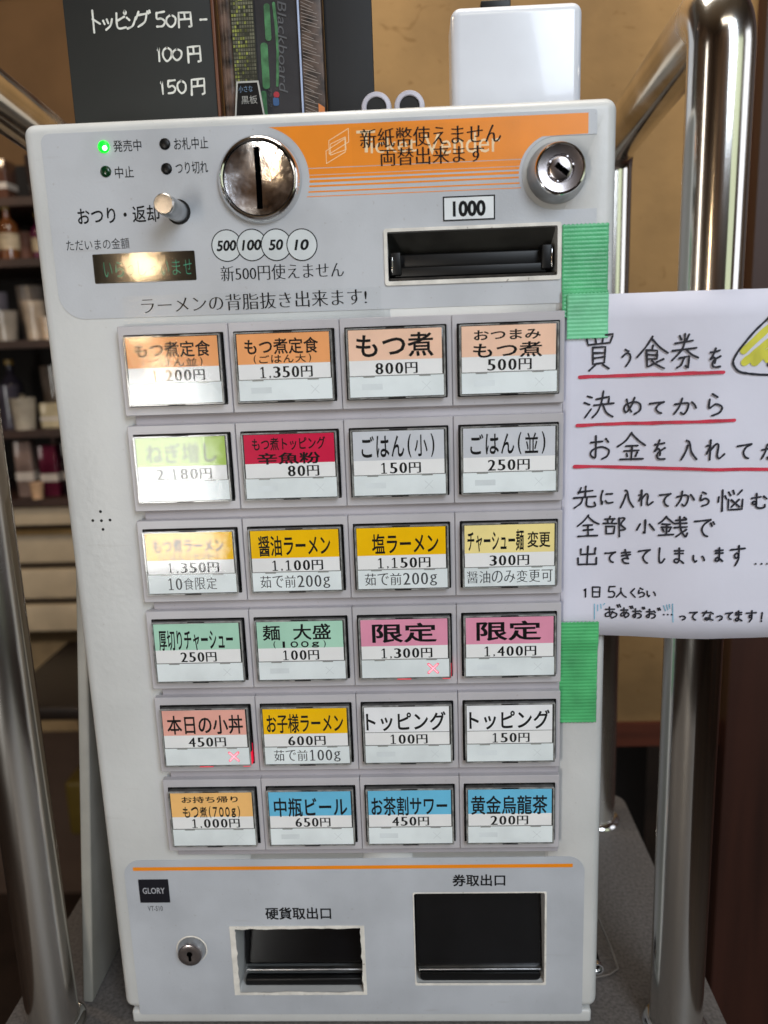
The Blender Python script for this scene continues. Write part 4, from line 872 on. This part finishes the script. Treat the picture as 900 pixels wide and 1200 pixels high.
def tape(name, x0, x1, z0, z1, yf, m, label, pitch=1.78, amp=0.2, rot=0.0, jag=0.5):
    bm = bmesh.new(); nz = int((z1-z0)/pitch*6); nx = 22; g = []
    for k in range(nz+1):
        z = z0+(z1-z0)*k/nz; row = []
        for i in range(nx+1):
            x = x0+(x1-x0)*i/nx
            zz_ = z
            if k == 0 or k == nz: zz_ += (jag if i % 2 else -jag)*0.5
            y = yf(x, z)-amp*(0.5+0.5*math.sin(2*math.pi*(z-z0)/pitch))-0.35*noise.noise(Vector((x*0.08, z*0.08, 2)))
            xr = x+rot*(z-z0)+0.15*noise.noise(Vector((7, z*0.4, i)))*(i in (0, nx))
            row.append(bm.verts.new(Vector((xr, y, zz_))*MM))
        g.append(row)
    for k in range(nz):
        for i in range(nx): bm.faces.new((g[k][i], g[k][i+1], g[k+1][i+1], g[k+1][i]))
    o = frombm(name, bm, m, None, True, 80)
    md = o.modifiers.new('thickness', 'SOLIDIFY'); md.thickness = 0.0001; md.offset = -1
    return setp(o, label, 'tape', 'green curing tape strips holding the notice')
M_tape3 = mat('green_curing_tape_deep', (88,192,122), 0.36, vary=0.12, scale=50, bump=0.3, bscale=700)
M_tape = mat('green_curing_tape', (100,202,142), 0.36, vary=0.12, scale=50, bump=0.3, bscale=700)
M_tape2 = mat('green_curing_tape_pale', (124,212,162), 0.42, vary=0.12, scale=50, bump=0.3, bscale=700)
def woven(m):    # small dashes pressed in the tape
    nt = m.node_tree; b = nt.nodes['Principled BSDF']; tc = nt.nodes.new('ShaderNodeTexCoord'); br = nt.nodes.new('ShaderNodeTexBrick')
    br.inputs['Scale'].default_value = 1.0; br.inputs['Brick Width'].default_value = 0.0016; br.inputs['Row Height'].default_value = 0.00089; br.inputs['Mortar Size'].default_value = 0.00012
    mp = nt.nodes.new('ShaderNodeMapping'); mp.inputs['Rotation'].default_value = (math.radians(90),0,0)
    nt.links.new(tc.outputs['Object'], mp.inputs[0]); nt.links.new(mp.outputs[0], br.inputs['Vector'])
    old = b.inputs['Base Color'].links[0].from_socket; mx = nt.nodes.new('ShaderNodeMix'); mx.data_type = 'RGBA'; mx.blend_type = 'MULTIPLY'; mx.inputs[0].default_value = 0.45
    br.inputs['Color1'].default_value = (1,1,1,1); br.inputs['Color2'].default_value = (0.8,0.8,0.8,1); br.inputs['Mortar'].default_value = (0.45,0.6,0.5,1)
    nt.links.new(old, mx.inputs[6]); nt.links.new(br.outputs[0], mx.inputs[7]); nt.links.new(mx.outputs[2], b.inputs['Base Color'])
woven(M_tape)
for m_ in (M_tape, M_tape2, M_tape3): m_.node_tree.nodes['Principled BSDF'].inputs['Alpha'].default_value = 0.8
t1 = (108.28, 128.97, 378.43, 418.97); tape('green_tape', t1[0], t1[1], t1[2], t1[3], lambda x, z: -0.75-(1.3 if z < 390 else 0)-0.4*max(0, (395-z)/20), M_tape, 'upper green tape strip with dashed weave on the grey panel beside the bill slot')
t2 = (110.43, 129.03, 368.66, 388.82); tape('green_tape', t2[0], t2[1], t2[2], t2[3], lambda x, z: -3.0, M_tape2, 'short pale green tape piece overlapping the upper strip and the paper corner')
t3 = (107.21, 127.83, 178.06, 232.31); tape('green_tape', t3[0], t3[1], t3[2], t3[3], lambda x, z: -2.9+(1.7 if z < 222 else 0)*min(1, (222-z)/6) if z < 222 else -2.9, M_tape3, 'long green ribbed tape strip holding the lower left corner of the notice', rot=-0.0)

# ================================================================== THINGS ON TOP OF THE MACHINE
M_slate = mat('chalkboard_black', (26,29,27), 0.6, vary=0.15, scale=14)
CB = thing('chalkboard_sign', 'black chalkboard sign with chalk yen prices standing at the left on the machine top', 'chalkboard', (-93,66,471.6)); bpy.context.view_layer.update()
c0 = (-130.77, 519.79)[0]; c1 = (-55.95, 516.4)[0]
kid(box('board', c0, c1, 60, 66, 471.7, 640, M_slate, CB, r=0.6))
kid(box('board_edge', c1+0.05, c1+1.6, 58.6, 67, 471.7, 640, mat('copper_edge', (104,64,44), 0.4), CB, r=0.3))
M_chalk = mat('chalk_marker', (222,222,214), 0.8, vary=0.08, scale=300)
bm = bmesh.new(); random.seed(5)
handwrite(bm, 'ト', -114.63, 532.76, 7.37, 10.05, 1.1, lambda x: 59.9)
handwrite(bm, 'ッ', -108.67, 531.51, 5.63, 5.8, 1.1, lambda x: 59.9)
handwrite(bm, 'ピ', -102.02, 532.76, 6.49, 8.11, 1.1, lambda x: 59.9)
handwrite(bm, 'ン', -96.71, 531.54, 5.19, 6.96, 1.1, lambda x: 59.9)
handwrite(bm, 'グ', -90.75, 532.62, 8.2, 7.33, 1.1, lambda x: 59.9)
handwrite(bm, '5', -81.92, 532.02, 6.04, 6.94, 1.1, lambda x: 59.9)
handwrite(bm, '0', -76.59, 531.19, 5.6, 5.79, 1.1, lambda x: 59.9)
handwrite(bm, '円', -69.65, 531.45, 8.18, 6.94, 1.1, lambda x: 59.9)
handwrite(bm, '-', -60.19, 531.01, 3.01, 2.31, 1.1, lambda x: 59.9)
handwrite(bm, '1', -84.03, 516.3, 2.17, 6.67, 1.1, lambda x: 59.9)
handwrite(bm, '0', -79.91, 516.11, 5.21, 6.66, 1.1, lambda x: 59.9)
handwrite(bm, '0', -74.93, 515.69, 5.64, 5.49, 1.1, lambda x: 59.9)
handwrite(bm, '円', -66.23, 515.49, 8.24, 7.44, 1.1, lambda x: 59.9)
handwrite(bm, '1', -83.72, 500.81, 2.19, 6.77, 1.1, lambda x: 59.9)
handwrite(bm, '5', -79.1, 500.81, 5.25, 6.37, 1.1, lambda x: 59.9)
handwrite(bm, '0', -73.85, 500.57, 5.25, 6.37, 1.1, lambda x: 59.9)
handwrite(bm, '円', -65.53, 500.41, 8.74, 7.56, 1.1, lambda x: 59.9)

kid(frombm('chalk_text', bm, M_chalk, CB))
# marker pack
MP = thing('marker_pack', 'clear-fronted black pack of chalkboard markers standing between two black boards on the machine', 'marker pack', (-28,66,471.6)); bpy.context.view_layer.update()
x0 = (-52.07, 515.59)[0]; x1 = (-11.74, 513.77)[0]; x2 = (-0.81, 513.9)[0]
kid(box('pack_back', x0, x1, 66, 74, 471.7, 600, M_black, MP, r=0.5))
kid(box('pack_side', x1+0.1, x2, 57, 76, 471.7, 600, mat('brown_hatched_card', (74,60,52), 0.4, vary=0.4, scale=160, stretch=(1,1,1)), MP, r=0.4))
kid(box('pack_corner_strip', x1-0.9, x1+0.05, 56.2, 58, 471.7, 600, mat('blue_white_edge', (170,184,214), 0.3), MP, r=0.2))
bm = bmesh.new()
for k in range(48): ribbon(bm, [(x1+1.0, 478+k*1.6), (x1+1.0+(x2-x1-2)*(0.5+0.5*random.random()), 475.5+k*1.6)], 0.3, lambda x: 56.9)
kid(frombm('pack_fine_print', bm, mat('pale_fine_print', (138,128,122), 0.5), MP))
kid(prism('pack_orange_corner', [(x2-3.6,471),(x2-0.3,471),(x2-0.3,487),(x2-3.4,489)], 56.6, 56.85, mat('orange_card', (214,128,66), 0.5), MP))
for (u, xx, r_, colr, nm) in ((268,(-48.6, 516.07)[0],4.0,(104,84,74),'marker'),(282,(-42.55, 515.8)[0],3.8,(96,104,52),'marker'),(292,(-38.24, 515.6)[0],3.0,(112,118,110),'marker')):
    pass
    mk = kid(lathe(nm, [(0,0),(r_,0),(r_,62),(r_*1.05,62.5),(r_*1.05,100),(0,101)], xx, 471, mat('m_pen%d' % u, colr, 0.3, vary=0.5, scale=120), MP, axis='Z', seg=20, cy=61))
gxa, gxb = (-45.85, 515.0)[0], (-34.28, 514.47)[0]
kid(box('pack_print_ground', gxa, gxb, 57.1, 57.3, 471.9, 600, mat('dark_olive_print', (52,54,38), 0.5, vary=0.3, scale=120), MP))
for ci_, (cn_, cc_) in enumerate((('yellow_green_print', (150,156,78)), ('grey_olive_print', (112,112,92)))):
    bm = bmesh.new()
    for k in range(42):
        for i in range(9):
            random.seed(k*9+i); pick = 0 if (random.random() < 0.35 and i < 6) else 1
            if pick != ci_ or random.random() < 0.08: continue
            xa = gxa+0.3+i*(gxb-gxa-0.4)/9; add_prism(bm, rrect(xa, xa+0.95, 485+k*1.75, 486.25+k*1.75), 56.95, 57.05)
    kid(frombm('segmented_print', bm, mat(cn_, cc_, 0.4, vary=0.3, scale=200), MP))
kid(box('pack_card', (-36.17, 514.87)[0], x1-1.0, 59, 65.8, 471.8, 600, mat('grey_card', (52,52,56), 0.4, vary=0.2), MP))
gp_ = mat('green_print', (80,140,92), 0.5, vary=0.2, scale=200)
kid(prism('green_label', rrect(*(-29.39, -26.4, 519.42, 536.32), 1.4, 5), 58.6, 58.9, gp_, MP)); kid(prism('green_label', rrect(*(-32.2, -28.54, 497.36, 518.72), 1.6, 5), 58.6, 58.9, gp_, MP)); kid(prism('green_label', rrect(*(-33.41, -30.57, 483.18, 496.56), 1.2, 4), 58.6, 58.9, gp_, MP))
bm = bmesh.new(); ribbon(bm, [(-24.39, 536.14), (-23.73, 526.14), (-23.6, 514.49), (-24.79, 498.82)], 1.5, lambda x: 58.7); kid(frombm('green_stripe', bm, gp_, MP))
gy_ = mat('grey_print', (96,98,102), 0.5)
kid(text('pack_name', 'Blackboard', ((-21.04, 516.13)[0], (-21.04, 516.13)[1], 42, 4.4), 58.5, gy_, MP, rot=math.radians(-92), shear=0.2))
kid(text('pack_kana', 'ブラック', ((-28.73, 493.26)[0], (-28.73, 493.26)[1], 9, 2.2), 58.3, gy_, MP, rot=math.radians(-90)))
rd_ = (-25.46, 494.42); kid(prism('red_dot', arc(rd_[0], rd_[1], 1.5, 0, 340, 17), 58.4, 58.6, mat('red_print', (180,50,64), 0.5), MP)); kid(prism('blue_dot', rrect(*(-27.4, -24.36, 489.26, 493.24), 1, 3), 58.4, 58.6, mat('blue_print', (60,100,150), 0.5), MP))
kid(prism('clear_front', rrect(x0+0.3, x1-1.0, 471.9, 600), 56.3, None, clear('pack_film', 1.45, (0.9,0.9,0.9,1), 0.12, 0.6), MP))
PTg = thing('price_tag', 'small black card tag with silver edge leaning at the foot of the marker pack', 'tag', (-38,50,471.6)); bpy.context.view_layer.update()
a = (-45.21, 485.54); 
trap = [(a[0]-1.5,471.9),(a[0]+16.2,471.9),(a[0]+12.6,498.6),(a[0]+1.6,498.6)]
kid(prism('tag_card', trap, 49.0, 50, M_black, PTg))
kid(frame('tag_edge', trap, [(trap[0][0]+0.8,472.6),(trap[1][0]-0.8,472.6),(trap[2][0]-0.7,497.8),(trap[3][0]+0.7,497.8)], 48.7, 50.2, mat('silver_edge', (170,170,166), 0.3), PTg))
kid(text('tag_text', '小さな', (a[0]+6.0, 495, 7, 3), 48.6, mat('tag_blue_print', (100,124,150), 0.5), PTg)); kid(text('tag_text', '黒板', (a[0]+7.5, 490, 8, 3.8), 48.6, mat('tag_white_print', (150,150,146), 0.5), PTg))
# second black board
bb2 = setp(box('black_board', x2+0.6, (23.87, 514.05)[0], 63, 69, 471.7, 640, mat('charcoal_board', (18,19,22), 0.65, vary=0.12, scale=30), None, r=0.6), 'plain charcoal board standing right of the marker pack on the machine top', 'board')
# two small white tubes
for xx, lab in ((25.8,'left of the two small white tubes with black mouths lying on the machine top'),(41.5,'right of the two small white tubes with black mouths, nearer the white box')):
    t = thing('white_tube', lab, 'tube', (xx,30,470), group='small white tubes on the machine top'); bpy.context.view_layer.update()
    kid(lathe('tube_wall', [(4.7,0.2),(5.0,-0.2),(6.7,0),(7.2,1.2),(7.2,24),(4.7,24),(4.7,0.2)], xx, 479.0, mat('white_tube_plastic', (180,178,190), 0.35), t, cy=30))
    kid(lathe('dark_core', [(0,1.0),(4.65,1.0),(4.65,20),(0,20)], xx, 479.0, M_blackm, t, cy=30))
# white box
WB = thing('white_box', 'glossy white rounded plastic box standing on the machine top near its right end', 'box', (95,72,471.6)); bpy.context.view_layer.update()
kid(box('box_shell', (63.2, 511.0)[0], (128.27, 508.05)[0], 60, 92, 471.8, 531.5, mat('gloss_white_plastic', (214,218,226), 0.22, vary=0.02, coat=0.3), WB, r=5, seg=6))
kid(box('box_top_clip', (78.67, 535.07)[0], (93.66, 534.36)[0], 68, 76, 531.6, 536, M_black, WB, r=0.5))

# cable on the right side
cab_ = thing('thin_cable', 'thin grey cable looping down the right side of the machine to the counter', 'cable', (132,60,-4)); bpy.context.view_layer.update()
P3 = [Vector(p) for p in ((131,55,78),(134,56,60),(141,50,30),(151,42,5),(153,38,-1.8),(147,34,-2.4),(136,31,-2.4),(131.5,30,-2.4))]
path = []
for i in range(len(P3)-1):
    for k in range(6): path.append(P3[i].lerp(P3[i+1], k/6))
kid(tube('cable_lead', path, 0.7, mat('grey_cable', (104,98,92), 0.5), cab_, seg=8))
kid(box('cable_plug', 130.2, 138, 20, 32, 12, 20, M_black, cab_, r=1.5)); kid(lathe('plug_ring', [(2.6,0),(3.4,0),(3.4,3),(2.6,3)], 136, 16, M_chrome, cab_, cy=17))
kid(box('cable_tie', 130.2, 137, 70, 78, 66, 74, M_blackm, cab_, r=1.5))
